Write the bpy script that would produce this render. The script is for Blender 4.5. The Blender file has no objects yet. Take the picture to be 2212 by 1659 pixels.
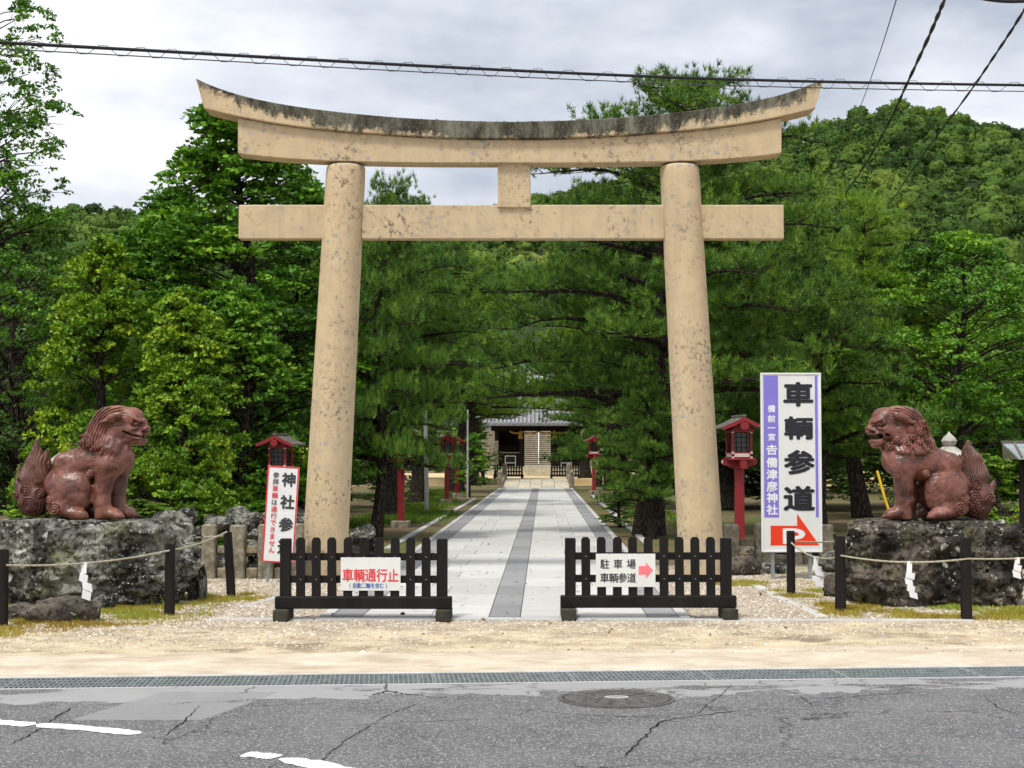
import bpy, math, random
import numpy as np
from mathutils import Vector, Matrix

R = math.radians
sc = bpy.context.scene
COL = sc.collection

# ------------------------------------------------------------------ camera
CAM_H, FPX = 1.6, 3324.0                # a 54 mm view from across the road
TILT = math.atan(156.3 / FPX)
cam = bpy.data.cameras.new("camera")
cam.sensor_fit = 'HORIZONTAL'; cam.sensor_width = 36.0
cam.lens = FPX / 2212.0 * 36.0
cam.clip_start = 0.05; cam.clip_end = 9000
camo = bpy.data.objects.new("camera", cam); COL.objects.link(camo)
camo.location = (0, 0, CAM_H); camo.rotation_euler = (R(90) + TILT, 0, 0)
sc.camera = camo

# ------------------------------------------------------------------ sky, sun, exposure
SUN_AZ, SUN_EL = R(212), R(62)          # behind the viewer, a little to the left
w = bpy.data.worlds.new("World"); sc.world = w; w.use_nodes = True
nt = w.node_tree; nt.nodes.clear()
def wn(t, **k):
    n = nt.nodes.new(t)
    for a, b in k.items(): setattr(n, a, b)
    return n
sky = wn('ShaderNodeTexSky', sky_type='NISHITA', sun_disc=False)
sky.sun_elevation = SUN_EL; sky.sun_rotation = SUN_AZ; sky.air_density = 1.0; sky.dust_density = 3.0
tc = wn('ShaderNodeTexCoord'); mp = wn('ShaderNodeMapping')
mp.inputs['Scale'].default_value = (1.0, 1.0, 2.6); mp.inputs['Location'].default_value = (3.1, 0.4, 0.2)
n1 = wn('ShaderNodeTexNoise'); n1.inputs['Scale'].default_value = 3.4; n1.inputs['Detail'].default_value = 5; n1.inputs['Roughness'].default_value = .52
r1 = wn('ShaderNodeValToRGB')
r1.color_ramp.elements[0].position = .33; r1.color_ramp.elements[0].color = (.40, .44, .52, 1)
r1.color_ramp.elements[1].position = .55; r1.color_ramp.elements[1].color = (.86, .87, .89, 1)
e = r1.color_ramp.elements.new(.445); e.color = (.63, .665, .73, 1)
sx = wn('ShaderNodeMix', data_type='RGBA'); sx.inputs[0].default_value = .93
ss = wn('ShaderNodeMix', data_type='RGBA', blend_type='MULTIPLY'); ss.inputs[0].default_value = 1; ss.inputs[7].default_value = (.10, .10, .10, 1)
bg = wn('ShaderNodeBackground'); bg.inputs['Strength'].default_value = 1.0
wo = wn('ShaderNodeOutputWorld')
L = nt.links.new
L(tc.outputs['Generated'], mp.inputs['Vector']); L(mp.outputs['Vector'], n1.inputs['Vector']); L(n1.outputs['Fac'], r1.inputs['Fac'])
L(sky.outputs['Color'], ss.inputs[6]); L(ss.outputs[2], sx.inputs[6]); L(r1.outputs['Color'], sx.inputs[7])
L(sx.outputs[2], bg.inputs['Color']); L(bg.outputs['Background'], wo.inputs['Surface'])

sun = bpy.data.lights.new("sun", 'SUN'); sun.energy = 2.6; sun.angle = R(12); sun.color = (1, .96, .88)
suno = bpy.data.objects.new("sun", sun); COL.objects.link(suno)
sd = Vector((math.sin(SUN_AZ) * math.cos(SUN_EL), math.cos(SUN_AZ) * math.cos(SUN_EL), math.sin(SUN_EL)))
suno.rotation_euler = (-sd).to_track_quat('-Z', 'Y').to_euler(); suno.location = (0, -5, 20)

sc.view_settings.view_transform = 'Standard'; sc.view_settings.look = 'None'
sc.view_settings.exposure = 0.38; sc.view_settings.gamma = 1.0; sc.view_settings.use_curve_mapping = False
sc.render.engine = 'CYCLES'
w.cycles.sampling_method = 'MANUAL'; w.cycles.sample_map_resolution = 256
sc.cycles.use_adaptive_sampling = True; sc.cycles.adaptive_threshold = .025; sc.cycles.adaptive_min_samples = 12
sc.cycles.max_bounces = 4; sc.cycles.diffuse_bounces = 2; sc.cycles.transmission_bounces = 2; sc.cycles.glossy_bounces = 2
sc.cycles.transparent_max_bounces = 4; sc.cycles.caustics_reflective = False; sc.cycles.caustics_refractive = False

# ------------------------------------------------------------------ survey helpers: photo reading (2212 x 1659) -> place
_ct, _st = math.cos(TILT), math.sin(TILT)
def _ray(u, v):
    a = (u - 1106) / FPX; b = (829.5 - v) / FPX
    return a, _ct - b * _st, _st + b * _ct
def G(u, v, z=0.0):
    x, y, zz = _ray(u, v); k = (z - CAM_H) / zz
    return Vector((x * k, y * k, z))
def P(u, v, Y):
    x, y, z = _ray(u, v); k = Y / y
    return Vector((x * k, Y, CAM_H + z * k))

# ------------------------------------------------------------------ object helpers
def tag(o, label=None, cat=None, group=None, kind=None):
    if label: o['label'] = label
    if cat: o['category'] = cat
    if group: o['group'] = group
    if kind: o['kind'] = kind
    return o
def thing(name, label, cat, loc=(0, 0, 0), rz=0.0, group=None):
    o = bpy.data.objects.new(name, None); COL.objects.link(o)
    o.empty_display_size = .2
    o.location = loc; o.rotation_euler = (0, 0, rz)
    return tag(o, label, cat, group)
def link(name, me, mat=None, parent=None, loc=None, rot=None):
    o = bpy.data.objects.new(name, me); COL.objects.link(o)
    if mat is not None and len(me.materials) == 0: me.materials.append(mat)
    if parent is not None: o.parent = parent
    if loc is not None: o.location = loc
    if rot is not None: o.rotation_euler = rot
    return o
def copy_tree(o, parent=None):
    c = o.copy(); COL.objects.link(c)
    c.parent = parent
    for ch in list(o.children): copy_tree(ch, c)
    return c

def np_mesh(name, v, f, smooth=False, attrs=None):
    v = np.ascontiguousarray(v, dtype=np.float32); f = np.ascontiguousarray(f, dtype=np.int32)
    m, k = f.shape
    me = bpy.data.meshes.new(name)
    me.vertices.add(len(v)); me.vertices.foreach_set('co', v.ravel())
    me.loops.add(m * k); me.loops.foreach_set('vertex_index', f.ravel())
    me.polygons.add(m); me.polygons.foreach_set('loop_start', np.arange(0, m * k, k, dtype=np.int32))
    try: me.polygons.foreach_set('loop_total', np.full(m, k, dtype=np.int32))
    except Exception: pass
    me.polygons.foreach_set('use_smooth', np.full(m, bool(smooth), dtype=bool))
    for n, a in (attrs or {}).items():
        at = me.attributes.new(n, 'FLOAT', 'POINT'); at.data.foreach_set('value', np.ascontiguousarray(a, dtype=np.float32))
    me.update(calc_edges=True)
    return me

# chamfered box topology, made once
def _cbox(h, b):
    V = []; idx = {}
    for sx_ in (-1, 1):
        for sy in (-1, 1):
            for sz in (-1, 1):
                for ax in range(3):
                    p = [sx_ * h[0], sy * h[1], sz * h[2]]
                    for q in range(3):
                        if q != ax: p[q] -= (sx_, sy, sz)[q] * b
                    idx[(sx_, sy, sz, ax)] = len(V); V.append(p)
    F = []
    for ax in range(3):
        o = [q for q in range(3) if q != ax]
        for s in (-1, 1):
            quad = []
            for a, c in ((-1, -1), (1, -1), (1, 1), (-1, 1)):
                k = [0, 0, 0]; k[ax] = s; k[o[0]] = a; k[o[1]] = c
                quad.append(idx[(k[0], k[1], k[2], ax)])
            F.append(quad)
    for ax in range(3):
        o = [q for q in range(3) if q != ax]
        for a in (-1, 1):
            for c in (-1, 1):
                k0 = [0, 0, 0]; k1 = [0, 0, 0]
                k0[ax] = -1; k1[ax] = 1
                for k in (k0, k1): k[o[0]] = a; k[o[1]] = c
                F.append([idx[(*k0, o[0])], idx[(*k1, o[0])], idx[(*k1, o[1])], idx[(*k0, o[1])]])
    for sx_ in (-1, 1):
        for sy in (-1, 1):
            for sz in (-1, 1): F.append([idx[(sx_, sy, sz, q)] for q in range(3)])
    out = []
    for f in F:
        a, b2, c2 = (Vector(V[i]) for i in f[:3])
        nrm = (b2 - a).cross(c2 - a); cen = sum((Vector(V[i]) for i in f), Vector()) / len(f)
        out.append(f if nrm.dot(cen) > 0 else f[::-1])
    return V, out

class MB:
    def __init__(s): s.v = []; s.f = []
    def add(s, V, F):
        o = len(s.v); s.v += [tuple(p) for p in V]; s.f += [tuple(i + o for i in q) for q in F]; return s
    def box(s, c, size, bev=.004, rot=None):
        h = [q / 2 for q in size]; bev = min(bev, min(h) * .45)
        V, F = _cbox(h, bev)
        if rot is not None: V = [rot @ Vector(p) for p in V]
        return s.add([(p[0] + c[0], p[1] + c[1], p[2] + c[2]) for p in V], F)
    def bar(s, p0, p1, wd, ht, bev=.003):
        p0 = Vector(p0); p1 = Vector(p1); d = p1 - p0; ln = d.length; d.normalize()
        up = Vector((0, 0, 1)) if abs(d.z) < .9 else Vector((0, 1, 0))
        y = up.cross(d).normalized(); z = d.cross(y)
        m = Matrix((d, y, z)).transposed()
        return s.box((p0 + p1) / 2, (ln, wd, ht), bev, m)
    def tube(s, pts, r, n=8, cap=True):
        V, F = tube(pts, r, n, cap); return s.add(V, F)
    def lathe(s, prof, n=16, c=(0, 0, 0)):
        V = []; F = []
        for r, z in prof:
            for i in range(n):
                a = 2 * math.pi * i / n; V.append((c[0] + r * math.cos(a), c[1] + r * math.sin(a), c[2] + z))
        for k in range(len(prof) - 1):
            for i in range(n):
                j = (i + 1) % n; F.append((k * n + i, k * n + j, (k + 1) * n + j, (k + 1) * n + i))
        F.append(tuple(range(n))[::-1]); F.append(tuple((len(prof) - 1) * n + i for i in range(n)))
        return s.add(V, F)
    def prism(s, poly, y0, y1):
        """poly: (x,z) outline, extruded along y; anticlockwise seen from -y"""
        n = len(poly)
        ar = sum(poly[i][0] * poly[(i + 1) % n][1] - poly[(i + 1) % n][0] * poly[i][1] for i in range(n))
        if ar < 0: poly = poly[::-1]
        V = [(x, y0, z) for x, z in poly] + [(x, y1, z) for x, z in poly]
        F = [tuple(range(n)), tuple(range(2 * n - 1, n - 1, -1))]
        for i in range(n):
            j = (i + 1) % n; F.append((j, i, n + i, n + j))
        return s.add(V, F)
    def mesh(s, name, smooth=False):
        me = bpy.data.meshes.new(name); me.from_pydata(s.v, [], s.f)
        if smooth:
            me.polygons.foreach_set('use_smooth', np.ones(len(me.polygons), dtype=bool))
            try: me.set_sharp_from_angle(angle=R(38))
            except Exception: pass
        me.update(); return me
    def build(s, name, mat, parent=None, smooth=False, loc=None):
        return link(name, s.mesh(name, smooth), mat, parent, loc)

def tube(pts, r, n=8, cap=True):
    pts = [Vector(p) for p in pts]; m = len(pts)
    rr = r if hasattr(r, '__len__') else [r] * m
    V = []; F = []
    t0 = (pts[1] - pts[0]).normalized()
    u = t0.orthogonal().normalized()
    for i, p in enumerate(pts):
        t = (pts[min(i + 1, m - 1)] - pts[max(i - 1, 0)]).normalized()
        u = (u - t * u.dot(t)).normalized(); v = t.cross(u)
        for k in range(n):
            a = 2 * math.pi * k / n; V.append(p + (u * math.cos(a) + v * math.sin(a)) * rr[i])
    for i in range(m - 1):
        for k in range(n):
            j = (k + 1) % n; F.append((i * n + k, i * n + j, (i + 1) * n + j, (i + 1) * n + k))
    if cap: F.append(tuple(range(n))[::-1]); F.append(tuple((m - 1) * n + k for k in range(n)))
    return V, F
def sagline(p0, p1, s, n=14):
    p0 = Vector(p0); p1 = Vector(p1)
    return [p0.lerp(p1, i / n) + Vector((0, 0, -s * 4 * (i / n) * (1 - i / n))) for i in range(n + 1)]
def spline(pts, n=8):
    """Catmull-Rom through points"""
    p = [Vector(q) for q in pts]; p = [p[0] * 2 - p[1]] + p + [p[-1] * 2 - p[-2]]; out = []
    for i in range(1, len(p) - 2):
        for k in range(n):
            t = k / n; a, b, c, d = p[i - 1:i + 3]
            out.append(.5 * ((2 * b) + (c - a) * t + (2 * a - 5 * b + 4 * c - d) * t * t + (3 * b - a - 3 * c + d) * t ** 3))
    out.append(p[-2]); return out

# ------------------------------------------------------------------ numpy noise + surface nets
def _hash(ix, iy, iz, seed):
    h = (ix.astype(np.uint32) * np.uint32(374761393) + iy.astype(np.uint32) * np.uint32(668265263) + iz.astype(np.uint32) * np.uint32(2246822519) + np.uint32(seed * 3266489917 % 4294967296))
    h = (h ^ (h >> np.uint32(13))) * np.uint32(1274126177); h = h ^ (h >> np.uint32(16))
    return h.astype(np.float32) / np.float32(4294967295.0)
def vnoise(p, seed=0):
    f = np.floor(p); t = (p - f).astype(np.float32); t = t * t * (3 - 2 * t); i = f.astype(np.int64)
    x, y, z = i[..., 0], i[..., 1], i[..., 2]; a, b, c = t[..., 0], t[..., 1], t[..., 2]
    def hh(dx, dy, dz): return _hash(x + dx, y + dy, z + dz, seed)
    c00 = hh(0, 0, 0) * (1 - a) + hh(1, 0, 0) * a; c10 = hh(0, 1, 0) * (1 - a) + hh(1, 1, 0) * a
    c01 = hh(0, 0, 1) * (1 - a) + hh(1, 0, 1) * a; c11 = hh(0, 1, 1) * (1 - a) + hh(1, 1, 1) * a
    return ((c00 * (1 - b) + c10 * b) * (1 - c) + (c01 * (1 - b) + c11 * b) * c) * 2 - 1
def fbm(p, o=4, seed=0, gain=.5, ridged=False):
    s = 0; a = 1.0; q = np.array(p, dtype=np.float64)
    for k in range(o):
        n = vnoise(q, seed + k)
        s = s + a * ((1 - 2 * np.abs(n)) if ridged else n); a *= gain; q = q * 2.03 + 7.1
    return s

class Field:
    def __init__(s, lo, hi, h):
        s.lo = np.array(lo, float); s.h = h
        n = np.ceil((np.array(hi) - s.lo) / h).astype(int) + 1; s.n = n
        s.ax = [s.lo[k] + h * np.arange(n[k]) for k in range(3)]
        s.d = np.full(n, 1.0, dtype=np.float32)
    def sl(s, lo, hi):
        a = [max(0, int(np.floor((lo[k] - s.lo[k]) / s.h))) for k in range(3)]
        b = [min(s.n[k], int(np.ceil((hi[k] - s.lo[k]) / s.h)) + 1) for k in range(3)]
        return tuple(slice(a[k], max(a[k], b[k])) for k in range(3))
    def pts(s, S):
        return np.meshgrid(*[s.ax[k][S[k]].astype(np.float32) for k in range(3)], indexing='ij')
    def apply(s, fn, lo, hi, k=.02, sub=False, pad=None):
        pad = (k + .03) if pad is None else pad
        S = s.sl([q - pad for q in lo], [q + pad for q in hi])
        if any(q.stop <= q.start for q in S): return
        d = fn(*s.pts(S)).astype(np.float32); o = s.d[S]
        if sub:
            d = -d; hh = np.maximum(k - np.abs(o - d), 0) / k; s.d[S] = np.maximum(o, d) + hh * hh * k * .25
        else:
            hh = np.maximum(k - np.abs(o - d), 0) / k; s.d[S] = np.minimum(o, d) - hh * hh * k * .25
    def mod(s, fn, lo, hi):
        S = s.sl(lo, hi); s.d[S] = s.d[S] + fn(*s.pts(S)).astype(np.float32)
    def ell(s, c, r, a=0, k=.02, sub=False, yaw=0):
        ca, sa = math.cos(a), math.sin(a); cy, sy = math.cos(yaw), math.sin(yaw)
        def fn(x, y, z):
            x = x - c[0]; y = y - c[1]; z = z - c[2]
            x, y = x * cy + y * sy, -x * sy + y * cy
            x, z = x * ca + z * sa, -x * sa + z * ca
            k0 = np.sqrt((x / r[0]) ** 2 + (y / r[1]) ** 2 + (z / r[2]) ** 2) + 1e-6
            k1 = np.sqrt((x / r[0] ** 2) ** 2 + (y / r[1] ** 2) ** 2 + (z / r[2] ** 2) ** 2) + 1e-6
            return k0 * (k0 - 1) / k1
        m = max(r); s.apply(fn, [q - m for q in c], [q + m for q in c], k, sub)
    def cone(s, a, b, ra, rb, k=.02, sub=False, sy=1.0):
        a = np.array(a, float); b = np.array(b, float); d = b - a; L2 = float(d @ d)
        def fn(x, y, z):
            px, py, pz = x - a[0], y - a[1], z - a[2]
            t = np.clip((px * d[0] + py * d[1] + pz * d[2]) / L2, 0, 1)
            q = np.sqrt((px - t * d[0]) ** 2 + ((py - t * d[1]) / sy) ** 2 + (pz - t * d[2]) ** 2)
            return q - (ra + (rb - ra) * t)
        m = max(ra, rb) * max(1, sy); s.apply(fn, np.minimum(a, b) - m, np.maximum(a, b) + m, k, sub)
    def nets(s):
        d = s.d; n = d.shape; ins = d < 0
        cell = np.zeros(tuple(q - 1 for q in n), dtype=np.int8)
        corners = [(i, j, k) for i in (0, 1) for j in (0, 1) for k in (0, 1)]
        cv = lambda A, c: A[c[0]:n[0] - 1 + c[0], c[1]:n[1] - 1 + c[1], c[2]:n[2] - 1 + c[2]]
        for c in corners: cell += cv(ins, c)
        act = (cell > 0) & (cell < 8); ii = np.argwhere(act)
        D = {c: d[ii[:, 0] + c[0], ii[:, 1] + c[1], ii[:, 2] + c[2]] for c in corners}
        acc = np.zeros((len(ii), 3)); cnt = np.zeros(len(ii))
        for a in corners:
            for ax in range(3):
                if a[ax]: continue
                b = list(a); b[ax] = 1; b = tuple(b)
                da, db = D[a], D[b]; m = (da < 0) != (db < 0)
                t = np.where(m, da / np.where(m, da - db, 1), 0)
                p = np.array(a, float)[None, :].repeat(len(ii), 0); p[:, ax] += t
                acc += p * m[:, None]; cnt += m
        V = s.lo + s.h * (ii + acc / cnt[:, None])
        idx = np.full(act.shape, -1, dtype=np.int64); idx[act] = np.arange(len(ii))
        F = []
        for ax in range(3):
            o = [q for q in range(3) if q != ax]
            A = [slice(None)] * 3; B = [slice(None)] * 3
            A[ax] = slice(0, n[ax] - 1); B[ax] = slice(1, n[ax])
            ch = ins[tuple(A)] != ins[tuple(B)]; e = np.argwhere(ch)
            e = e[(e[:, o[0]] > 0) & (e[:, o[1]] > 0) & (e[:, o[0]] < n[o[0]] - 1) & (e[:, o[1]] < n[o[1]] - 1)]
            s0 = ins[e[:, 0], e[:, 1], e[:, 2]]
            q = []
            for da, db in ((0, 0), (-1, 0), (-1, -1), (0, -1)):
                c = e.copy(); c[:, o[0]] += da; c[:, o[1]] += db; q.append(idx[c[:, 0], c[:, 1], c[:, 2]])
            q = np.stack(q, 1); flip = s0 if ax != 1 else ~s0
            q[~flip] = q[~flip][:, ::-1]; F.append(q)
        return V, np.concatenate(F)
    def mesh(s, name, smooth_it=1):
        V, F = s.nets()
        for _ in range(smooth_it):      # one relaxing pass takes the voxel stair-steps away
            A = np.zeros_like(V); C = np.zeros(len(V))
            for k in range(4):
                a, b = F[:, k], F[:, (k + 1) % 4]
                np.add.at(A, a, V[b]); np.add.at(C, a, 1); np.add.at(A, b, V[a]); np.add.at(C, b, 1)
            V = V * .68 + .32 * A / np.maximum(C, 1)[:, None]
        return np_mesh(name, V, F, True)
# ------------------------------------------------------------------ materials
def newmat(name):
    m = bpy.data.materials.new(name); m.use_nodes = True
    t = m.node_tree; t.nodes.clear(); return m, NT(t)
class NT:
    def __init__(s, t): s.t = t
    def n(s, typ, ins=None, **k):
        nd = s.t.nodes.new(typ)
        for a, b in k.items(): setattr(nd, a, b)
        for a, b in (ins or {}).items(): s.set(nd.inputs[a], b)
        return nd
    def set(s, sock, val):
        if hasattr(val, 'is_output'): s.t.links.new(val, sock)
        elif isinstance(val, tuple) and len(val) == 3 and sock.type == 'RGBA': sock.default_value = (*val, 1)
        else: sock.default_value = val
    def coord(s, kind='Object', scale=(1, 1, 1), loc=(0, 0, 0), rot=(0, 0, 0)):
        c = s.n('ShaderNodeTexCoord')
        return s.n('ShaderNodeMapping', {'Vector': c.outputs[kind], 'Scale': scale, 'Location': loc, 'Rotation': rot}).outputs[0]
    def noise(s, vec, scale, detail=4, rough=.55, dist=0):
        return s.n('ShaderNodeTexNoise', {'Vector': vec, 'Scale': scale, 'Detail': detail, 'Roughness': rough, 'Distortion': dist}).outputs['Fac']
    def vor(s, vec, scale, feature='F1', out='Distance', rand=1):
        return s.n('ShaderNodeTexVoronoi', {'Vector': vec, 'Scale': scale, 'Randomness': rand}, feature=feature).outputs[out]
    def ramp(s, fac, stops):
        r = s.n('ShaderNodeValToRGB', {'Fac': fac}); el = r.color_ramp.elements
        for i, (p, c) in enumerate(stops):
            c = c if isinstance(c, tuple) else (c, c, c)
            e_ = el[i] if i < 2 else el.new(p)
            e_.position = p; e_.color = (*c, 1)
        return r.outputs['Color']
    def mix(s, f, a, b, mode='MIX'):
        m = s.n('ShaderNodeMix', data_type='RGBA', blend_type=mode)
        s.set(m.inputs[0], f); s.set(m.inputs[6], a); s.set(m.inputs[7], b); return m.outputs[2]
    def math(s, op, a, b=0.0, c=0.0, clamp=False):
        m = s.n('ShaderNodeMath', operation=op, use_clamp=clamp); s.set(m.inputs[0], a); s.set(m.inputs[1], b); s.set(m.inputs[2], c); return m.outputs[0]
    def sep(s, v):
        o = s.n('ShaderNodeSeparateXYZ', {'Vector': v}).outputs; return o[0], o[1], o[2]
    def mapr(s, v, a, b, c=0.0, d=1.0):
        return s.n('ShaderNodeMapRange', {'Value': v, 'From Min': a, 'From Max': b, 'To Min': c, 'To Max': d}).outputs[0]
    def bump(s, h, st=.3, dist=.01, nrm=None):
        k = {'Height': h, 'Strength': st, 'Distance': dist}
        if nrm is not None: k['Normal'] = nrm
        return s.n('ShaderNodeBump', k).outputs[0]
    def out(s, col, rough=.8, spec=.3, nrm=None, metal=0.0, sheen=None):
        b = s.n('ShaderNodeBsdfPrincipled', {'Base Color': col, 'Roughness': rough, 'Specular IOR Level': spec, 'Metallic': metal})
        if nrm is not None: s.set(b.inputs['Normal'], nrm)
        o = s.n('ShaderNodeOutputMaterial'); s.t.links.new(b.outputs[0], o.inputs[0]); return b

def simple(name, a, b=None, scale=4, rough=.75, spec=.25, bump=.15, bscale=40, stretch=(1, 1, 1), metal=0.0, dist=.004, objvar=0.0):
    m, t = newmat(name); b = b or tuple(q * .6 for q in a)
    v = t.coord('Object', stretch)
    f = t.ramp(t.noise(v, scale, 5, .6), [(.35, 0.0), (.68, 1.0)])
    c = t.mix(f, b, a)
    if objvar:
        rn = t.n('ShaderNodeObjectInfo').outputs['Random']
        c = t.mix(1.0, c, t.ramp(rn, [(0, 1 - objvar), (1, 1 + objvar * .3)]), 'MULTIPLY')
    nr = t.bump(t.noise(v, bscale, 5, .6), bump, dist) if bump else None
    t.out(c, rough, spec, nr, metal); return m

def m_torii(name, moss):
    m, t = newmat(name)
    v = t.coord('Object'); x, y, z = t.sep(v)
    def warp(sc_, amt): return t.n('ShaderNodeVectorMath', {0: v, 1: t.n('ShaderNodeVectorMath', {0: t.n('ShaderNodeTexNoise', {'Vector': v, 'Scale': sc_, 'Detail': 3.0}).outputs['Color'], 'Scale': amt}, operation='SCALE').outputs[0]}, operation='ADD').outputs[0]
    base = t.mix(t.noise(v, 1.1, 5, .65), (.60, .455, .265), (.55, .45, .31))
    base = t.mix(t.ramp(t.noise(v, 5, 4, .65), [(.42, .45), (.6, 0.0)]), base, (.44, .34, .23))
    base = t.mix(t.ramp(t.noise(v, 120, 2, .6), [(.60, 0.0), (.78, .6)]), base, (.70, .58, .42))
    # grey lichen discs in loose colonies
    cl = t.ramp(t.noise(v, 1.3, 3, .6), [(.49, 0.0), (.60, 1.0)])
    li = t.math('MULTIPLY', t.ramp(t.vor(warp(9.0, .10), 8.5), [(.25, 1.0), (.33, 0.0)]), cl)
    base = t.mix(t.math('MULTIPLY', li, .72), base, (.33, .325, .325))
    # dark pits and grime, clustered
    gr = t.ramp(t.noise(v, .9, 4, .65), [(.46, 0.0), (.62, 1.0)])
    pit = t.math('MULTIPLY', t.ramp(t.noise(v, 17, 5, .72), [(.54, 0.0), (.61, 1.0)]), gr)
    base = t.mix(t.math('MULTIPLY', pit, .8), base, (.085, .075, .06))
    big = t.ramp(t.noise(v, 5.5, 5, .7), [(.65, 0.0), (.71, 1.0)])
    base = t.mix(t.math('MULTIPLY', big, .55), base, (.16, .14, .115))
    # brown water streaks
    vs = t.coord('Object', (5, 5, .35)); stk = t.ramp(t.noise(vs, 1.0, 5, .65), [(.50, 0.0), (.70, 1.0)])
    base = t.mix(t.math('MULTIPLY', stk, .42), base, (.36, .29, .20))
    if moss:
        top = t.n('ShaderNodeAttribute', attribute_name='tint').outputs['Fac']     # 1 on the weathered upper edge
        g = t.math('ADD', t.math('MULTIPLY', t.math('SUBTRACT', t.noise(t.coord('Object', (2.6, 2.6, 1.0)), 1.0, 7, .74), .5), 2.6), top)
        g = t.math('ADD', g, t.math('MULTIPLY', t.math('SUBTRACT', t.noise(v, 15, 6, .8), .5), 1.3))
        mk = t.mapr(g, .46, .72)
        sk = t.noise(t.coord('Object', (5, 5, 1.6), loc=(3, 0, 0)), 1.0, 7, .76)
        mc = t.ramp(sk, [(.38, (.012, .012, .011)), (.47, (.042, .043, .036)), (.55, (.100, .104, .080)), (.66, (.185, .180, .145))])
        mc = t.mix(t.ramp(t.noise(v, 34, 4, .7), [(.56, 0.0), (.68, .75)]), mc, (.25, .225, .165))
        base = t.mix(t.math('MULTIPLY', mk, .95, clamp=True), base, mc)
    h = t.math('ADD', t.noise(v, 70, 4, .7), t.math('MULTIPLY', t.noise(v, 7, 4, .55), 1.2))
    h = t.math('SUBTRACT', h, t.math('MULTIPLY', pit, .7))
    t.out(base, .9, .18, t.bump(h, .4, .007)); return m

def m_boulder(name, grey, seed):
    m, t = newmat(name)
    v = t.coord('Object', loc=(seed, seed * 2, 0))
    wv = t.n('ShaderNodeVectorMath', {0: v, 1: t.n('ShaderNodeVectorMath', {0: t.n('ShaderNodeTexNoise', {'Vector': v, 'Scale': 7.0, 'Detail': 4.0}).outputs['Color'], 'Scale': .16}, operation='SCALE').outputs[0]}, operation='ADD').outputs[0]
    a = t.noise(v, 2.4, 8, .70)
    if grey: c = t.ramp(a, [(.39, (.020, .019, .017)), (.45, (.085, .083, .072)), (.50, (.165, .165, .140)), (.60, (.29, .29, .25))])
    else: c = t.ramp(a, [(.38, (.020, .017, .015)), (.46, (.066, .055, .045)), (.55, (.135, .115, .093)), (.68, (.21, .185, .15))])
    bands = t.ramp(t.noise(t.coord('Object', (1.5, 1.5, .6), loc=(seed, 3, 0)), 1.6, 6, .7), [(.53, 0.0), (.60, 1.0)])
    c = t.mix(t.math('MULTIPLY', bands, .85), c, (.024, .022, .020))
    # crusts of pale lichen: big ragged islands, then small flecks
    isl = t.math('MULTIPLY', t.ramp(t.vor(wv, 6.5), [(.22, 1.0), (.27, 0.0)]), t.ramp(t.noise(v, 1.6, 3), [(.50, 0.0), (.58, 1.0)]))
    c = t.mix(t.math('MULTIPLY', isl, .8), c, (.52, .52, .46))
    fl = t.math('MULTIPLY', t.ramp(t.vor(wv, 21), [(.20, 1.0), (.28, 0.0)]), t.ramp(t.noise(v, 3.3, 3), [(.46 if grey else .50, 0.0), (.56, 1.0)]))
    c = t.mix(t.math('MULTIPLY', fl, .85), c, (.52, .515, .455))
    pits = t.ramp(t.noise(v, 19, 5, .75), [(.36, 1.0), (.46, 0.0)])
    c = t.mix(t.math('MULTIPLY', pits, .85), c, (.014, .013, .012))
    gm = t.ramp(t.noise(t.coord('Object', loc=(9 + seed, 3, 1)), 1.9, 5, .65), [(.56, 0.0), (.66, 1.0)])
    c = t.mix(t.math('MULTIPLY', gm, .5), c, (.15, .16, .055))
    h = t.math('ADD', t.noise(v, 11, 7, .72), t.math('MULTIPLY', pits, -.45))
    t.out(c, .92, .2, t.bump(h, .85, .035)); return m

def m_clay():
    m, t = newmat("bizen_clay"); v = t.coord('Object')
    c = t.ramp(t.noise(v, 3.4, 5, .62), [(.32, (.038, .015, .012)), (.44, (.132, .046, .032)), (.57, (.205, .077, .056)), (.75, (.35, .175, .145))])
    c = t.mix(t.ramp(t.noise(v, 1.9, 3, .5), [(.52, 0.0), (.68, .8)]), c, (.25, .095, .045))
    c = t.mix(t.math('MULTIPLY', t.ramp(t.noise(v, 9, 5, .7), [(.53, 0.0), (.64, 1.0)]), .75), c, (.042, .020, .016))
    c = t.mix(t.math('MULTIPLY', t.ramp(t.noise(v, 42, 3, .7), [(.60, 0.0), (.72, 1.0)]), .35), c, (.42, .24, .19))
    ro = t.mapr(t.noise(v, 6, 3), .3, .7, .30, .52)
    t.out(c, ro, .5, t.bump(t.math('ADD', t.noise(v, 24, 5, .65), t.math('MULTIPLY', t.noise(v, 90, 2, .6), .25)), .3, .012)); return m
def m_clay_dark():
    m, t = newmat("bizen_clay_dark"); v = t.coord('Object')
    c = t.ramp(t.noise(v, 4, 5, .62), [(.32, (.045, .02, .015)), (.52, (.115, .046, .033)), (.75, (.19, .088, .068))])
    t.out(c, .45, .4, t.bump(t.noise(v, 30, 5, .65), .3, .01)); return m

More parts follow.
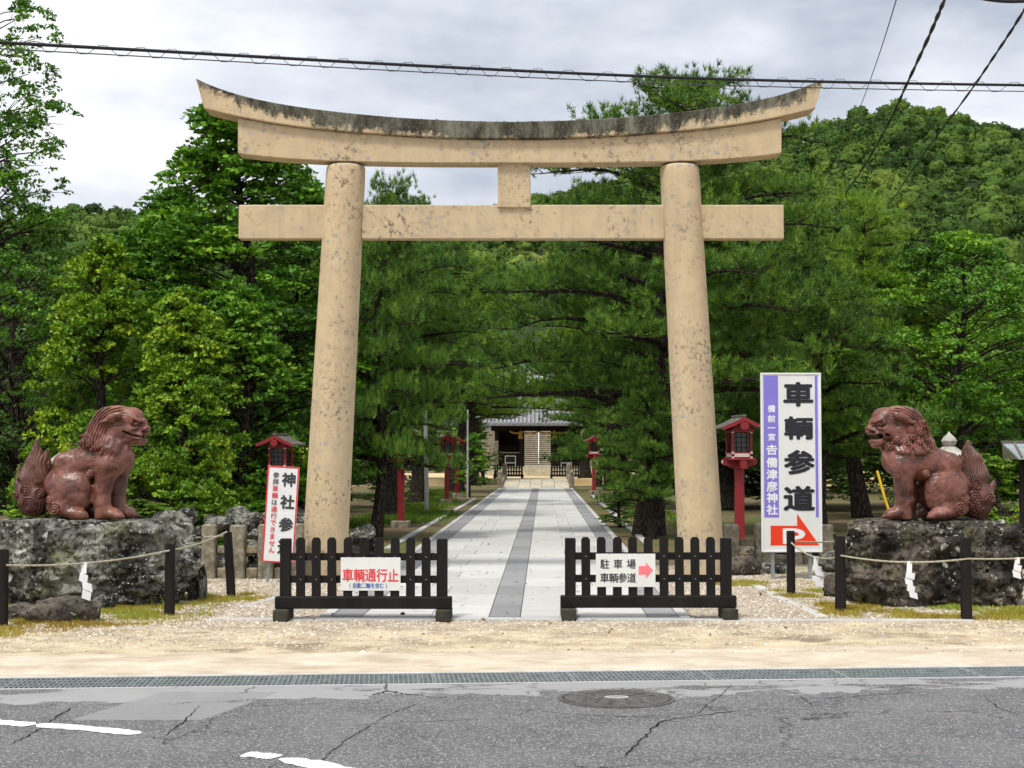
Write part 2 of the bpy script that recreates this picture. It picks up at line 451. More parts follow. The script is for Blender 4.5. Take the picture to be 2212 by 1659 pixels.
def m_leaf(name, stops, trans=.28, rough=.55):
    m, t = newmat(name)
    a = t.n('ShaderNodeAttribute', attribute_name='tint').outputs['Fac']
    c = t.ramp(a, stops)
    b = t.n('ShaderNodeBsdfPrincipled', {'Base Color': c, 'Roughness': rough, 'Specular IOR Level': .25})
    tr = t.n('ShaderNodeBsdfTranslucent', {'Color': t.mix(1.0, c, (1.25, 1.3, .65), 'MULTIPLY')})
    mx = t.n('ShaderNodeMixShader', {0: trans}); t.t.links.new(b.outputs[0], mx.inputs[1]); t.t.links.new(tr.outputs[0], mx.inputs[2])
    o = t.n('ShaderNodeOutputMaterial'); t.t.links.new(mx.outputs[0], o.inputs[0]); return m

def m_bark(name, a, b):
    m, t = newmat(name); v = t.coord('Object', (9, 9, 2.2))
    f = t.vor(v, 2.2, 'DISTANCE_TO_EDGE'); f2 = t.ramp(f, [(.02, 0.0), (.2, 1.0)])
    c = t.mix(f2, tuple(q * .3 for q in a), t.mix(t.noise(v, 3, 4, .6), a, b))
    t.out(c, .95, .1, t.bump(t.math('ADD', f2, t.math('MULTIPLY', t.noise(v, 8, 4, .7), .5)), .8, .03)); return m

def m_asphalt():
    m, t = newmat("asphalt"); v = t.coord('Object'); x, y, z = t.sep(v); y = t.math('MULTIPLY', y, .5)
    T = t.math('SUBTRACT', t.math('MULTIPLY', t.math('SUBTRACT', y, 5.5), .999), t.math('MULTIPLY', t.math('ADD', x, 3.54), .0411))
    wob = t.math('MULTIPLY', t.math('SUBTRACT', t.noise(t.coord('Object', (1, 1, 1)), 1.1, 5, .6), .5), .75)
    wob2 = t.math('MULTIPLY', t.math('SUBTRACT', t.noise(t.coord('Object', loc=(9, 4, 0)), 2.2, 6, .65), .5), .4)
    edge = t.math('ADD', T, t.math('ADD', wob, wob2))
    smooth = t.mapr(edge, -.47, -.44)                 # overlay strip along the gutter
    win = t.ramp(t.noise(t.coord('Object', (1, 2.2, 1), loc=(2, 7, 0)), .9, 5, .6), [(.56, 1.0), (.60, 0.0)])
    smooth = t.math('MULTIPLY', smooth, t.math('MAXIMUM', win, t.mapr(T, -.20, -.16)))
    # one square cut patch at the left
    u = t.math('ADD', x, t.math('MULTIPLY', y, -.55))
    px = t.math('MULTIPLY', t.math('GREATER_THAN', u, -5.28), t.math('LESS_THAN', u, -4.48))
    py = t.math('MULTIPLY', t.math('GREATER_THAN', y, 4.72), t.math('LESS_THAN', y, 5.28))
    patch = t.math('MULTIPLY', px, py)
    smooth = t.math('MAXIMUM', smooth, t.math('MULTIPLY', patch, .85))
    ag = t.vor(v, 62); ag2 = t.vor(v, 62, out='Color'); agv = t.n('ShaderNodeSeparateColor', {0: ag2}).outputs[0]
    stone = t.ramp(agv, [(0.0, (.085, .085, .088)), (.5, (.205, .205, .208)), (.85, (.33, .33, .332)), (1.0, (.44, .435, .43))])
    binder = t.ramp(ag, [(.30, 0.0), (.62, 1.0)])
    coarse = t.mix(binder, stone, (.085, .085, .089))
    coarse = t.mix(t.ramp(t.noise(v, 1.3, 4, .6), [(.35, 0.0), (.7, .4)]), coarse, (.26, .258, .258))
    fine = t.mix(t.noise(v, 220, 3, .8), (.235, .235, .24), (.315, .315, .32))
    fine = t.mix(t.ramp(t.noise(v, 1.7, 5, .65), [(.35, 0.0), (.7, .5)]), fine, (.36, .355, .35))
    fine = t.mix(t.math('MULTIPLY', patch, .5), fine, (.21, .21, .215))
    c = t.mix(smooth, coarse, fine)
    c = t.mix(t.ramp(t.noise(v, 340, 2, .7), [(.72, 0.0), (.82, .4)]), c, (.38, .37, .35))
    # edge of the overlay and cracks
    ed = t.math('MULTIPLY', t.mapr(t.math('ABSOLUTE', t.math('ADD', edge, .455)), .0, .012, 1.0, 0.0), t.ramp(t.noise(v, 2.4, 3), [(.48, 0.0), (.56, 1.0)]))
    wv = t.n('ShaderNodeVectorMath', {0: v, 1: t.n('ShaderNodeVectorMath', {0: t.n('ShaderNodeTexNoise', {'Vector': v, 'Scale': 2.6, 'Detail': 6.0, 'Roughness': .65}).outputs['Color'], 'Scale': .55}, operation='SCALE').outputs[0]}, operation='ADD').outputs[0]
    cr = t.vor(wv, .62, 'DISTANCE_TO_EDGE')
    cm = t.math('MULTIPLY', t.mapr(cr, .0, .0065, 1.0, 0.0), t.ramp(t.noise(t.coord('Object', loc=(4, 1, 0)), 1.2, 3), [(.46, 0.0), (.53, 1.0)]))
    cr2 = t.vor(wv, 1.9, 'DISTANCE_TO_EDGE')
    cm2 = t.math('MULTIPLY', t.mapr(cr2, .0, .014, 1.0, 0.0), t.math('MULTIPLY', t.mapr(T, -.40, -.25), t.ramp(t.noise(v, .8, 2), [(.50, 0.0), (.56, 1.0)])))
    ck = t.math('MAXIMUM', t.math('MAXIMUM', cm, cm2), t.math('MULTIPLY', ed, .8))
    c = t.mix(ck, c, (.012, .012, .013))
    h = t.math('ADD', t.math('MULTIPLY', t.math('SUBTRACT', 1.0, binder), t.math('SUBTRACT', 1.0, smooth)), t.math('MULTIPLY', t.noise(v, 260, 2, .7), .25))
    h = t.math('SUBTRACT', h, t.math('MULTIPLY', ck, 1.5))
    t.out(c, .82, .3, t.bump(h, .75, .006)); return m

def m_ground():
    m, t = newmat("earth"); v = t.coord('Object'); x, y, z = t.sep(v); y = t.math('MULTIPLY', y, .5)
    T = t.math('SUBTRACT', t.math('MULTIPLY', t.math('SUBTRACT', y, 5.5), .999), t.math('MULTIPLY', t.math('ADD', x, 3.54), .0411))
    big = t.noise(v, .9, 5, .62); mid = t.noise(v, 3.2, 5, .65); streak = t.noise(t.coord('Object', (.7, 1.0, 1)), 2.4, 7, .7)
    wob = t.math('MULTIPLY', t.math('SUBTRACT', mid, .5), .5)
    Tw = t.math('ADD', T, wob)
    # pale trodden sand by the gutter
    sand = t.mix(t.ramp(streak, [(.38, 0.0), (.62, 1.0)]), (.46, .375, .285), (.67, .595, .485))
    sand = t.mix(t.ramp(t.noise(v, 48, 4, .75), [(.52, 0.0), (.64, .75)]), sand, (.42, .335, .24))
    sand = t.mix(t.ramp(t.noise(t.coord('Object', (.6, .9, 1), loc=(7, 1, 0)), 3.4, 7, .74), [(.54, 0.0), (.64, .6)]), sand, (.40, .325, .24))
    # yellow sand with darker damp patches
    ys = t.mix(t.ramp(t.noise(t.coord('Object', (.9, .8, 1)), 2.2, 8, .72), [(.38, 0.0), (.60, 1.0)]), (.27, .21, .14), (.60, .495, .335))
    ys = t.mix(t.ramp(t.noise(v, 75, 3, .7), [(.50, 0.0), (.66, .8)]), ys, (.78, .68, .50))
    ys = t.mix(t.ramp(t.noise(t.coord('Object', (.7, .8, 1), loc=(5, 2, 0)), 1.5, 6, .68), [(.54, 0.0), (.64, .85)]), ys, (.21, .165, .11))
    # gravel
    gv = t.vor(v, 46, out='Color'); gs = t.n('ShaderNodeSeparateColor', {0: gv}).outputs[0]
    gr = t.ramp(gs, [(0.0, (.17, .14, .11)), (.4, (.40, .335, .265)), (.75, (.58, .51, .42)), (1.0, (.80, .75, .66))])
    gd = t.vor(v, 46); gr = t.mix(t.ramp(gd, [(.35, 0.0), (.7, .8)]), gr, (.20, .155, .11))
    c = t.mix(t.mapr(Tw, .68, .82), sand, ys)
    c = t.mix(t.math('MULTIPLY', t.mapr(t.math('ADD', Tw, t.math('MULTIPLY', t.math('SUBTRACT', big, .5), 1.6)), 1.45, 2.1), .9), c, gr)
    ms = t.math('MULTIPLY', t.mapr(t.math('ABSOLUTE', x), 2.9, 3.5), t.ramp(t.noise(v, 1.5, 5, .65), [(.46, 0.0), (.56, .9)]))
    ms = t.math('MULTIPLY', ms, t.mapr(Tw, 1.35, 1.9))
    c = t.mix(ms, c, t.mix(t.noise(v, 9, 4, .7), (.20, .135, .03), (.27, .255, .06)))
    # leaf litter and moss under the trees
    lit = t.mix(t.noise(v, 6, 6, .7), (.075, .052, .032), (.24, .175, .10))
    lit = t.mix(t.ramp(t.noise(v, .7, 4, .6), [(.47, 0.0), (.58, .85)]), lit, (.085, .125, .028))
    yy = t.math('ADD', y, t.math('MULTIPLY', t.math('SUBTRACT', big, .5), 3.0))
    c = t.mix(t.mapr(yy, 10.8, 12.2), c, lit)
    # open sandy court before the gate
    court = t.mix(big, (.58, .44, .24), (.72, .58, .36))
    c = t.mix(t.mapr(yy, 41.0, 43.0), c, court)
    c = t.mix(t.mapr(yy, 76.0, 82.0), c, (.06, .09, .03))
    h = t.math('ADD', t.math('MULTIPLY', t.math('SUBTRACT', 1.0, gd), t.mapr(Tw, .7, 1.6)), t.noise(v, 40, 4, .7))
    t.out(c, .95, .15, t.bump(h, .6, .012)); return m

def m_paver(name, a, b, objvar):
    m, t = newmat(name); v = t.coord('Generated'); o = t.coord('Object', (1, 1, 1))
    rn = t.n('ShaderNodeObjectInfo').outputs['Random']
    ov = t.n('ShaderNodeVectorMath', {0: o, 1: t.n('ShaderNodeCombineXYZ', {0: t.math('MULTIPLY', rn, 37.0), 1: t.math('MULTIPLY', rn, 91.0)}).outputs[0]}, operation='ADD').outputs[0]
    c = t.mix(t.noise(ov, 3.0, 5, .62), b, a)
    c = t.mix(t.ramp(t.noise(ov, 70, 3, .7), [(.55, 0.0), (.75, .5)]), c, tuple(q * .6 for q in b))
    c = t.mix(t.ramp(t.noise(t.n('ShaderNodeMapping', {'Vector': ov, 'Scale': (1, 3.5, 1)}).outputs[0], 2.0, 4, .65), [(.55, 0.0), (.72, .5)]), c, tuple(q * .72 for q in b))
    c = t.mix(1.0, c, t.ramp(rn, [(0, 1 - objvar), (1, 1.0)]), 'MULTIPLY')
    t.out(c, .72, .3, t.bump(t.noise(ov, 90, 4, .7), .2, .003)); return m

def m_paint(name, c, worn=None, rough=.45):
    m, t = newmat(name); v = t.coord('Object')
    col = t.mix(t.ramp(t.noise(v, 3, 5, .6), [(.4, 0.0), (.75, .35)]), c, tuple(q * .72 for q in c))
    if worn: col = t.mix(t.ramp(t.noise(v, 38, 5, .75), [(.60, 0.0), (.68, .9)]), col, worn)
    t.out(col, rough, .4, t.bump(t.noise(v, 60, 3, .6), .08, .003)); return m

def m_forest():
    m, t = newmat("hill_foliage"); v = t.coord('Object')
    a = t.n('ShaderNodeAttribute', attribute_name='tint').outputs['Fac']
    a = t.math('ADD', a, t.math('MULTIPLY', t.math('SUBTRACT', t.noise(v, 1.6, 5, .8), .5), 1.25))
    c = t.ramp(a, [(0, (.024, .056, .012)), (.35, (.068, .140, .022)), (.7, (.140, .230, .034)), (1, (.24, .30, .06))])
    h = t.math('ADD', t.noise(v, 1.5, 4, .75), t.math('MULTIPLY', t.vor(v, 1.1), .6))
    t.out(c, .8, .15, t.bump(h, 1.0, .9)); return m

MT = dict(
    torii=m_torii("weathered_concrete", False), torii_moss=m_torii("mossy_concrete", True),
    rock_l=m_boulder("lichen_rock", True, 1.3), rock_r=m_boulder("dark_rock", False, 5.1),
    rock_s=m_boulder("field_stone", True, 8.8),
    clay=m_clay(), clay_d=m_clay_dark(), asphalt=m_asphalt(), ground=m_ground(),
    blackwood=simple("stained_black_timber", (.0125, .0105, .0095), (.005, .0045, .0045), 5, .62, .22, .35, 30, (1, 1, .2)),
    blackpost=simple("charred_post_timber", (.022, .017, .015), (.007, .006, .006), 6, .8, .2, .6, 22, (1, 1, .15)),
    foot=simple("mossy_block", (.062, .060, .042), (.024, .023, .018), 6, .9, .15, .5, 30),
    stonepost=simple("old_granite", (.38, .345, .26), (.115, .10, .072), 9, .92, .2, 1.0, 40, dist=.012),
    stonebeam=simple("old_granite_rail", (.32, .275, .19), (.10, .085, .06), 9, .92, .2, 1.0, 40, dist=.012),
    lstone=simple("pale_granite", (.52, .50, .43), (.30, .29, .25), 6, .9, .2, .6, 50),
    sign_white=m_paint("enamel_white", (.80, .81, .82)), sign_grey=m_paint("weathered_white", (.72, .735, .72)),
    sign_black=m_paint("sign_black", (.016, .017, .024)), sign_dgrey=m_paint("sign_dark_grey", (.045, .05, .052)),
    sign_red=m_paint("sign_red", (.70, .045, .055)), sign_red2=m_paint("sign_vermilion", (.80, .045, .012)),
    sign_blue=m_paint("sign_blue", (.03, .12, .42)), sign_violet=m_paint("sign_violet", (.22, .185, .62)),
    sign_pink=m_paint("sign_pink", (.86, .19, .24)),
    alu=simple("galvanised_steel", (.38, .43, .44), (.24, .28, .29), 6, .5, .5, .05, 60, metal=.35),
    verm=m_paint("vermilion_paint", (.25, .016, .022), (.20, .02, .02), .5),
    verm_w=m_paint("pink_white_paint", (.72, .58, .55), (.4, .2, .18)),
    lamp_dark=simple("lantern_glass", (.055, .06, .065), (.03, .03, .035), 5, .3, .5, 0),
    lamp_roof=simple("lantern_roof_copper", (.17, .155, .135), (.09, .08, .07), 7, .6, .3, .2),
    rope=simple("straw_rope", (.50, .47, .36), (.30, .27, .19), 30, .95, .1, .5, 120),
    paper=simple("white_paper", (.86, .86, .88), (.76, .76, .79), 8, .8, .2, 0),
    cable=simple("black_cable", (.012, .011, .018), (.008, .008, .012), 8, .5, .4, 0),
    wire=simple("steel_wire", (.075, .075, .09), (.05, .05, .06), 8, .5, .4, 0),
    paver=m_paver("pale_paving", (.65, .645, .625), (.49, .49, .475), .22),
    paver_d=m_paver("dark_paving", (.36, .36, .37), (.255, .255, .262), .25),
    kerb=m_paver("white_granite_edging", (.62, .615, .60), (.44, .44, .42), .18),
    steel=simple("grating_steel", (.40, .44, .445), (.24, .27, .275), 9, .55, .4, .1, 80, metal=.4),
    crack=simple("open_crack", (.018, .018, .018), (.010, .010, .010), 20, .95, .1, 0),
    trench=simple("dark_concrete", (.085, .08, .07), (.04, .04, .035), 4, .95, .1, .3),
    lip=simple("concrete_lip", (.58, .575, .55), (.40, .39, .37), 5, .9, .2, .3, 60),
    iron=simple("cast_iron", (.125, .115, .112), (.06, .056, .055), 8, .6, .35, .6, 70),
    marking=m_paint("road_marking_white", (.80, .80, .80), (.20, .20, .20), .7),
    tile=simple("grey_roof_tile", (.21, .215, .24), (.12, .122, .14), 6, .5, .35, .2, 30),
    tile_l=simple("pale_roof_tile", (.40, .40, .40), (.22, .22, .225), 6, .5, .35, .2, 30),
    darktimber=simple("dark_timber", (.016, .012, .010), (.008, .006, .005), 5, .8, .15, .3),
    plaster=simple("white_plaster", (.74, .72, .66), (.58, .56, .50), 3, .9, .15, .1),
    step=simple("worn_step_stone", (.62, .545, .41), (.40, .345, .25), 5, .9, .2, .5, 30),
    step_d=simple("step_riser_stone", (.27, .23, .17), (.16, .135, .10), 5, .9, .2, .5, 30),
    copper=simple("green_copper", (.34, .43, .42), (.26, .34, .33), 4, .6, .3, .1),
    straw=simple("golden_straw", (.46, .29, .085), (.28, .17, .05), 9, .9, .1, .4, 60),
    whitepole=simple("weathered_white_pole", (.52, .53, .50), (.34, .35, .33), 8, .7, .25, .1),
    yellow=m_paint("yellow_plastic", (.85, .52, .02)),
    bark=m_bark("pine_bark", (.050, .040, .032), (.090, .072, .058)),
    bark2=m_bark("cypress_bark", (.060, .048, .040), (.10, .082, .068)),
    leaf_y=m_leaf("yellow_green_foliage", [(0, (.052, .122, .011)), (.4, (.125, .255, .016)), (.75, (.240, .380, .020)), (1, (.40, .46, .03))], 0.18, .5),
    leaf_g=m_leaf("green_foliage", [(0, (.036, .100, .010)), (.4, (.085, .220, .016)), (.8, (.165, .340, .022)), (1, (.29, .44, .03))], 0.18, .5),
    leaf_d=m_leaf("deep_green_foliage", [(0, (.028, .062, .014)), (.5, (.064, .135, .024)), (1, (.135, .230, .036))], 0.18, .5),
    needle=m_leaf("pine_needles", [(0, (.030, .076, .014)), (.4, (.080, .182, .022)), (.8, (.165, .295, .028)), (1, (.29, .39, .038))], 0.16, .5),
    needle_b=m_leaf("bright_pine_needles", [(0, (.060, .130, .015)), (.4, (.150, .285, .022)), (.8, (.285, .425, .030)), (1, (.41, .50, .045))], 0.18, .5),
    forest=m_forest(),
    grass_y=m_leaf("dry_moss_grass", [(0, (.30, .20, .035)), (.4, (.40, .32, .05)), (.75, (.34, .36, .055)), (1, (.24, .38, .045))], 0.2, .6),
    grass_g=m_leaf("green_grass", [(0, (.06, .12, .015)), (.6, (.12, .23, .02)), (1, (.22, .30, .03))], .25, .8),
    pebble=m_leaf("pebble_stone", [(0, (.20, .165, .13)), (.35, (.42, .35, .28)), (.7, (.60, .53, .44)), (1, (.80, .76, .69))], 0.0, .9),
    hill=simple("hill_soil", (.035, .055, .018), (.02, .035, .012), .1, .95, .1, 0),
)
# ------------------------------------------------------------------ ground, road, gutter
RA = G(0, 1487); RD = (G(2212, 1460) - RA).normalized(); RN = Vector((-RD.y, RD.x, 0))
def RF(s, t, z=0.0): return RA + RD * s + RN * t + Vector((0, 0, z))
rng = np.random.default_rng(7); random.seed(7)

def sheet(name, quads, mat, parent=None):
    mb = MB()
    for q in quads: mb.add(q, [(0, 1, 2, 3)])
    return mb.build(name, mat, parent)
g = sheet("ground", [[RF(-3000, .575), RF(3000, .575), RF(3000, 4000), RF(-3000, 4000)],
                     [RF(-3000, -3000), RF(3000, -3000), RF(3000, -14), RF(-3000, -14)]], MT['ground'])
tag(g, kind='structure')
road = sheet("road", [[RF(-300, -14), RF(300, -14), RF(300, -.035), RF(-300, -.035)]], MT['asphalt'])
tag(road, kind='structure')
def strip_mark(name, pts, w0, parent, mat, z=.004, jag=.012):
    """painted line with ragged, chipped edges"""
    mb = MB(); n = 26; a = [Vector(p) for p in pts]; lo = []; hi = []
    tot = [0]
    for i in range(len(a) - 1): tot.append(tot[-1] + (a[i + 1] - a[i]).length)
    for k in range(n + 1):
        d = tot[-1] * k / n; i = max(j for j in range(len(a)) if tot[j] <= d + 1e-14); i = min(i, len(a) - 2)
        p = a[i].lerp(a[i + 1], (d - tot[i]) / (tot[i + 1] - tot[i])); dr = (a[i + 1] - a[i]).normalized(); nn = Vector((-dr.y, dr.x, 0))
        e_ = min(1, min(k, n - k) / 2.5 + .35)
        lo.append(p - nn * (w0 / 2 * e_ + random.uniform(-jag, jag))); hi.append(p + nn * (w0 / 2 * e_ + random.uniform(-jag, jag)))
    V = [(p.x, p.y, z) for p in lo + hi]
    mb.add(V, [(k, k + 1, n + 2 + k, n + 1 + k) for k in range(n)])
    o = mb.build(name, mat, parent); return o
strip_mark("road_marking", [G(-60, 1556), G(0, 1561), G(72, 1567)], .14, road, MT['marking'], jag=.014)
strip_mark("road_marking", [G(80, 1566), G(180, 1574), G(302, 1586)], .14, road, MT['marking'], jag=.014)
strip_mark("road_marking", [G(527, 1630), G(560, 1632), G(598, 1637)], .14, road, MT['marking'], jag=.018)
strip_mark("road_marking", [G(606, 1640), G(680, 1652), G(800, 1676), G(1000, 1720)], .15, road, MT['marking'], jag=.018)

# cracks and cut edges in the old surface: thin open joints
def crack(pts, w0=.010, seed=0, br=0):
    r_ = random.Random(seed); p = spline([G(*q) for q in pts], 10); n = len(p); lo = []; hi = []
    for i, q in enumerate(p):
        d = (p[min(i + 1, n - 1)] - p[max(i - 1, 0)]).normalized(); nn = Vector((-d.y, d.x, 0)); off = r_.uniform(-1, 1) * w0 * 1.0
        ww = w0 * .48 * r_.uniform(.25, 1.3) * min(1, i / 4 + .15, (n - 1 - i) / 4 + .15); lo.append(q + nn * (off - ww)); hi.append(q + nn * (off + ww))
    m = MB(); m.add([(a.x, a.y, .0025) for a in lo + hi], [(k, k + 1, n + k + 1, n + k) for k in range(n - 1)]); m.build("crack", MT['crack'], road)
for i, (pts, w0) in enumerate([([(800, 1503), (840, 1494), (870, 1499), (915, 1502)], .020), ([(838, 1495), (832, 1484), (836, 1476)], .014), ([(880, 1490), (940, 1488), (1000, 1484), (1080, 1480)], .010), ([(905, 1500), (935, 1508), (975, 1506)], .010),
    ([(500, 1526), (600, 1524), (690, 1520), (735, 1513)], .008), ([(750, 1518), (800, 1520), (830, 1512)], .008), ([(1340, 1640), (1385, 1600), (1430, 1560), (1500, 1548), (1560, 1540), (1600, 1535)], .014), ([(1500, 1548), (1530, 1520), (1560, 1500), (1580, 1478)], .007),
    ([(1130, 1532), (1240, 1543), (1350, 1548), (1450, 1550)], .008), ([(1700, 1512), (1790, 1508), (1880, 1502), (1990, 1494)], .010), ([(1990, 1486), (2060, 1483), (2110, 1482)], .012), ([(1860, 1490), (1920, 1484), (2000, 1480)], .009), ([(165, 1524), (120, 1552), (78, 1580), (20, 1610)], .012), ([(432, 1524), (400, 1556), (352, 1592)], .010),
    ([(680, 1660), (720, 1620), (780, 1580), (840, 1545), (905, 1520)], .009), ([(640, 1640), (600, 1650), (560, 1670)], .006), ([(1640, 1478), (1720, 1500), (1760, 1530)], .006), ([(2120, 1500), (2160, 1530), (2212, 1545)], .007)]): crack(pts, w0, i)

# drain channel with steel gratings
dr = thing("drain_channel", "long grey steel grating over the gutter between road and sand", "drain", RA, math.atan2(RD.y, RD.x))
mb = MB(); mb.box((4, .26, -.33), (34, .62, .06), 0); mb.build("channel_floor", MT['trench'], dr)
mb = MB(); mb.box((4, -.018, -.17), (34, .036, .338), .003); mb.build("front_lip", MT['lip'], dr)
mb = MB(); mb.box((4, .545, -.17), (34, .055, .342), .003); mb.build("rear_lip", MT['lip'], dr)
mb = MB(); pl = .994; nb = 29
for k in range(nb):
    xx = -pl / 2 + .004 + (pl - .008) * k / (nb - 1)
    mb.add([(xx - .003, .004, -.032), (xx + .003, .004, -.032), (xx + .003, .506, -.032), (xx - .003, .506, -.032), (xx - .003, .004, -.004), (xx + .003, .004, -.004), (xx + .003, .506, -.004), (xx - .003, .506, -.004)],
           [(4, 5, 6, 7), (0, 1, 5, 4), (1, 2, 6, 5), (2, 3, 7, 6), (3, 0, 4, 7)])
for yy in (.009, .132, .257, .382, .503):
    hh = .005 if yy in (.009, .503) else .0042
    mb.add([(-pl / 2, yy - hh, -.036), (pl / 2, yy - hh, -.036), (pl / 2, yy + hh, -.036), (-pl / 2, yy + hh, -.036), (-pl / 2, yy - hh, -.002), (pl / 2, yy - hh, -.002), (pl / 2, yy + hh, -.002), (-pl / 2, yy + hh, -.002)],
           [(4, 5, 6, 7), (0, 1, 5, 4), (1, 2, 6, 5), (2, 3, 7, 6), (3, 0, 4, 7)])
for ex in (-pl / 2 + .005, pl / 2 - .005): mb.box((ex, .256, -.017), (.010, .48, .030), .001)
gm = mb.mesh("grating"); gm.materials.append(MT['steel'])
for k in range(-4, 14): link("grating_panel", gm, None, dr, (k + .5, 0, random.uniform(-.002, .001)), (0, R(random.uniform(-.12, .12)), 0))

# manhole
mc = G(1332, 1510); mh = thing("manhole_cover", "round rusty iron manhole cover set in the asphalt", "manhole cover", (mc.x, mc.y, 0))
rr = .385
MB().lathe([(rr, .001), (rr, .006), (rr - .006, .0075), (rr - .028, .0075), (rr - .030, .003), (rr - .030, .001)], 56).build("rim", MT['iron'], mh, True)
mb = MB(); mb.lathe([(rr - .036, .0012), (rr - .036, .0085), (rr - .040, .0095), (.30, .0095), (.297, .0075), (.285, .0075), (.282, .0095), (.02, .0100)], 56); mb.build("cover_plate", MT['iron'], mh, True)
mb = MB()
for q in range(16):
    for rad in (.12, .17, .215, .255):
        n_ = int(rad * 60)
        if q == 0:
            for k in range(n_):
                a = 2 * math.pi * (k + rad * 7) / n_; mb.box((rad * math.cos(a), rad * math.sin(a), .0115), (.030, .018, .005), .0015, Matrix.Rotation(a, 3, 'Z'))
tag(mb.build("tread_studs", MT['iron'], mh), kind='stuff')
mb = MB(); mb.tube([(.075 * math.cos(a), .032 * math.sin(a), .0125) for a in [2 * math.pi * k / 20 for k in range(21)]], .006, 6); mb.build("centre_ring", MT['lip'], mh, True)

# ------------------------------------------------------------------ paved approach
PO = G(1090, 1336.5); PA = -math.atan(68 / FPX)
path = bpy.data.objects.new("path", None); COL.objects.link(path); path.location = PO; path.rotation_euler = (0, 0, PA); tag(path, kind='structure')
def PF(x, y, z=0.0): return PO + Matrix.Rotation(PA, 3, 'Z') @ Vector((x, y, z))
_pm = {}
def slab(name, x0, x1, y0, y1, mat, top=.024):
    key = (round(x1 - x0, 3), round(y1 - y0, 3), mat.name)
    if key not in _pm:
        b = MB(); b.box((0, 0, 0), (x1 - x0 - .007, y1 - y0 - .007, .10), .004); me = b.mesh(name); me.materials.append(mat); _pm[key] = me
    link(name, _pm[key], None, path, ((x0 + x1) / 2, (y0 + y1) / 2, top - .05 + random.uniform(-.0015, .0015)))
PL = 61.2
mb = MB(); mb.add([(-1.86, -.02, .004), (1.86, -.02, .004), (1.86, PL, .004), (-1.86, PL, .004)], [(0, 1, 2, 3)]); mb.build("joint_bed", simple("dark_joint_mortar", (.14, .135, .12), None, 9), path)
for s in (-1, 1):
    for k in range(34): slab("edging_stone", min(s * 1.715, s * 1.83), max(s * 1.715, s * 1.83), k * 1.8, k * 1.8 + 1.8, MT['kerb'], .032)
    for k in range(51):
        y0, y1 = k * 1.2, k * 1.2 + 1.2
        slab("dark_paving_slab", min(s * 1.41, s * 1.715), max(s * 1.41, s * 1.715), y0, y1, MT['paver_d'])
        c = .73 if (k % 2 == 0) else .98
        slab("paving_slab", min(s * .155, s * c), max(s * .155, s * c), y0, y1, MT['paver'])
        slab("paving_slab", min(s * c, s * 1.41), max(s * c, s * 1.41), y0, y1, MT['paver'])
for k in range(51): slab("dark_paving_slab", -.155, .155, k * 1.2, k * 1.2 + 1.2, MT['paver_d'])
# front threshold, flush stones running on to the right
for k in range(3): slab("threshold_stone", -1.85 + k * 1.24, -.61 + k * 1.24, -.20, 0.0, MT['kerb'], .016)
for k in range(3): slab("threshold_stone", 1.87 + k * .9, 2.77 + k * .9, -.18, -.02, MT['kerb'], .010)
slab("threshold_stone", -2.9, -1.86, -.18, -.02, MT['kerb'], .008)

def edging(label_name, a, b, n, wd, top):
    root = bpy.data.objects.new(label_name, None); COL.objects.link(root); tag(root, kind='structure'); root.location = (a.x, a.y, 0)
    d = (b - a); ang = math.atan2(d.y, d.x); ln = d.length / n
    bx = MB(); bx.box((0, 0, 0), (ln - .012, wd, .12), .008); me = bx.mesh("edging_stone"); me.materials.append(MT['kerb'])
    for k in range(n):
        p = d * ((k + .5) / n)
        link("edging_stone", me, None, root, (p.x + random.uniform(-.012, .012), p.y, top - .06 + random.uniform(-.008, .004)), (0, 0, ang + R(random.uniform(-.5, .5))))
    return root
edging("verge_edging", G(838, 1186), G(1026, 1078), 11, .13, .035)
edging("verge_edging", G(1404, 1180), G(1279, 1071), 12, .13, .035)
edging("yard_edging", G(1628, 1264), G(1776, 1332), 3, .11, .012)
edging("yard_edging", G(520, 1310), G(610, 1288), 2, .11, .012)

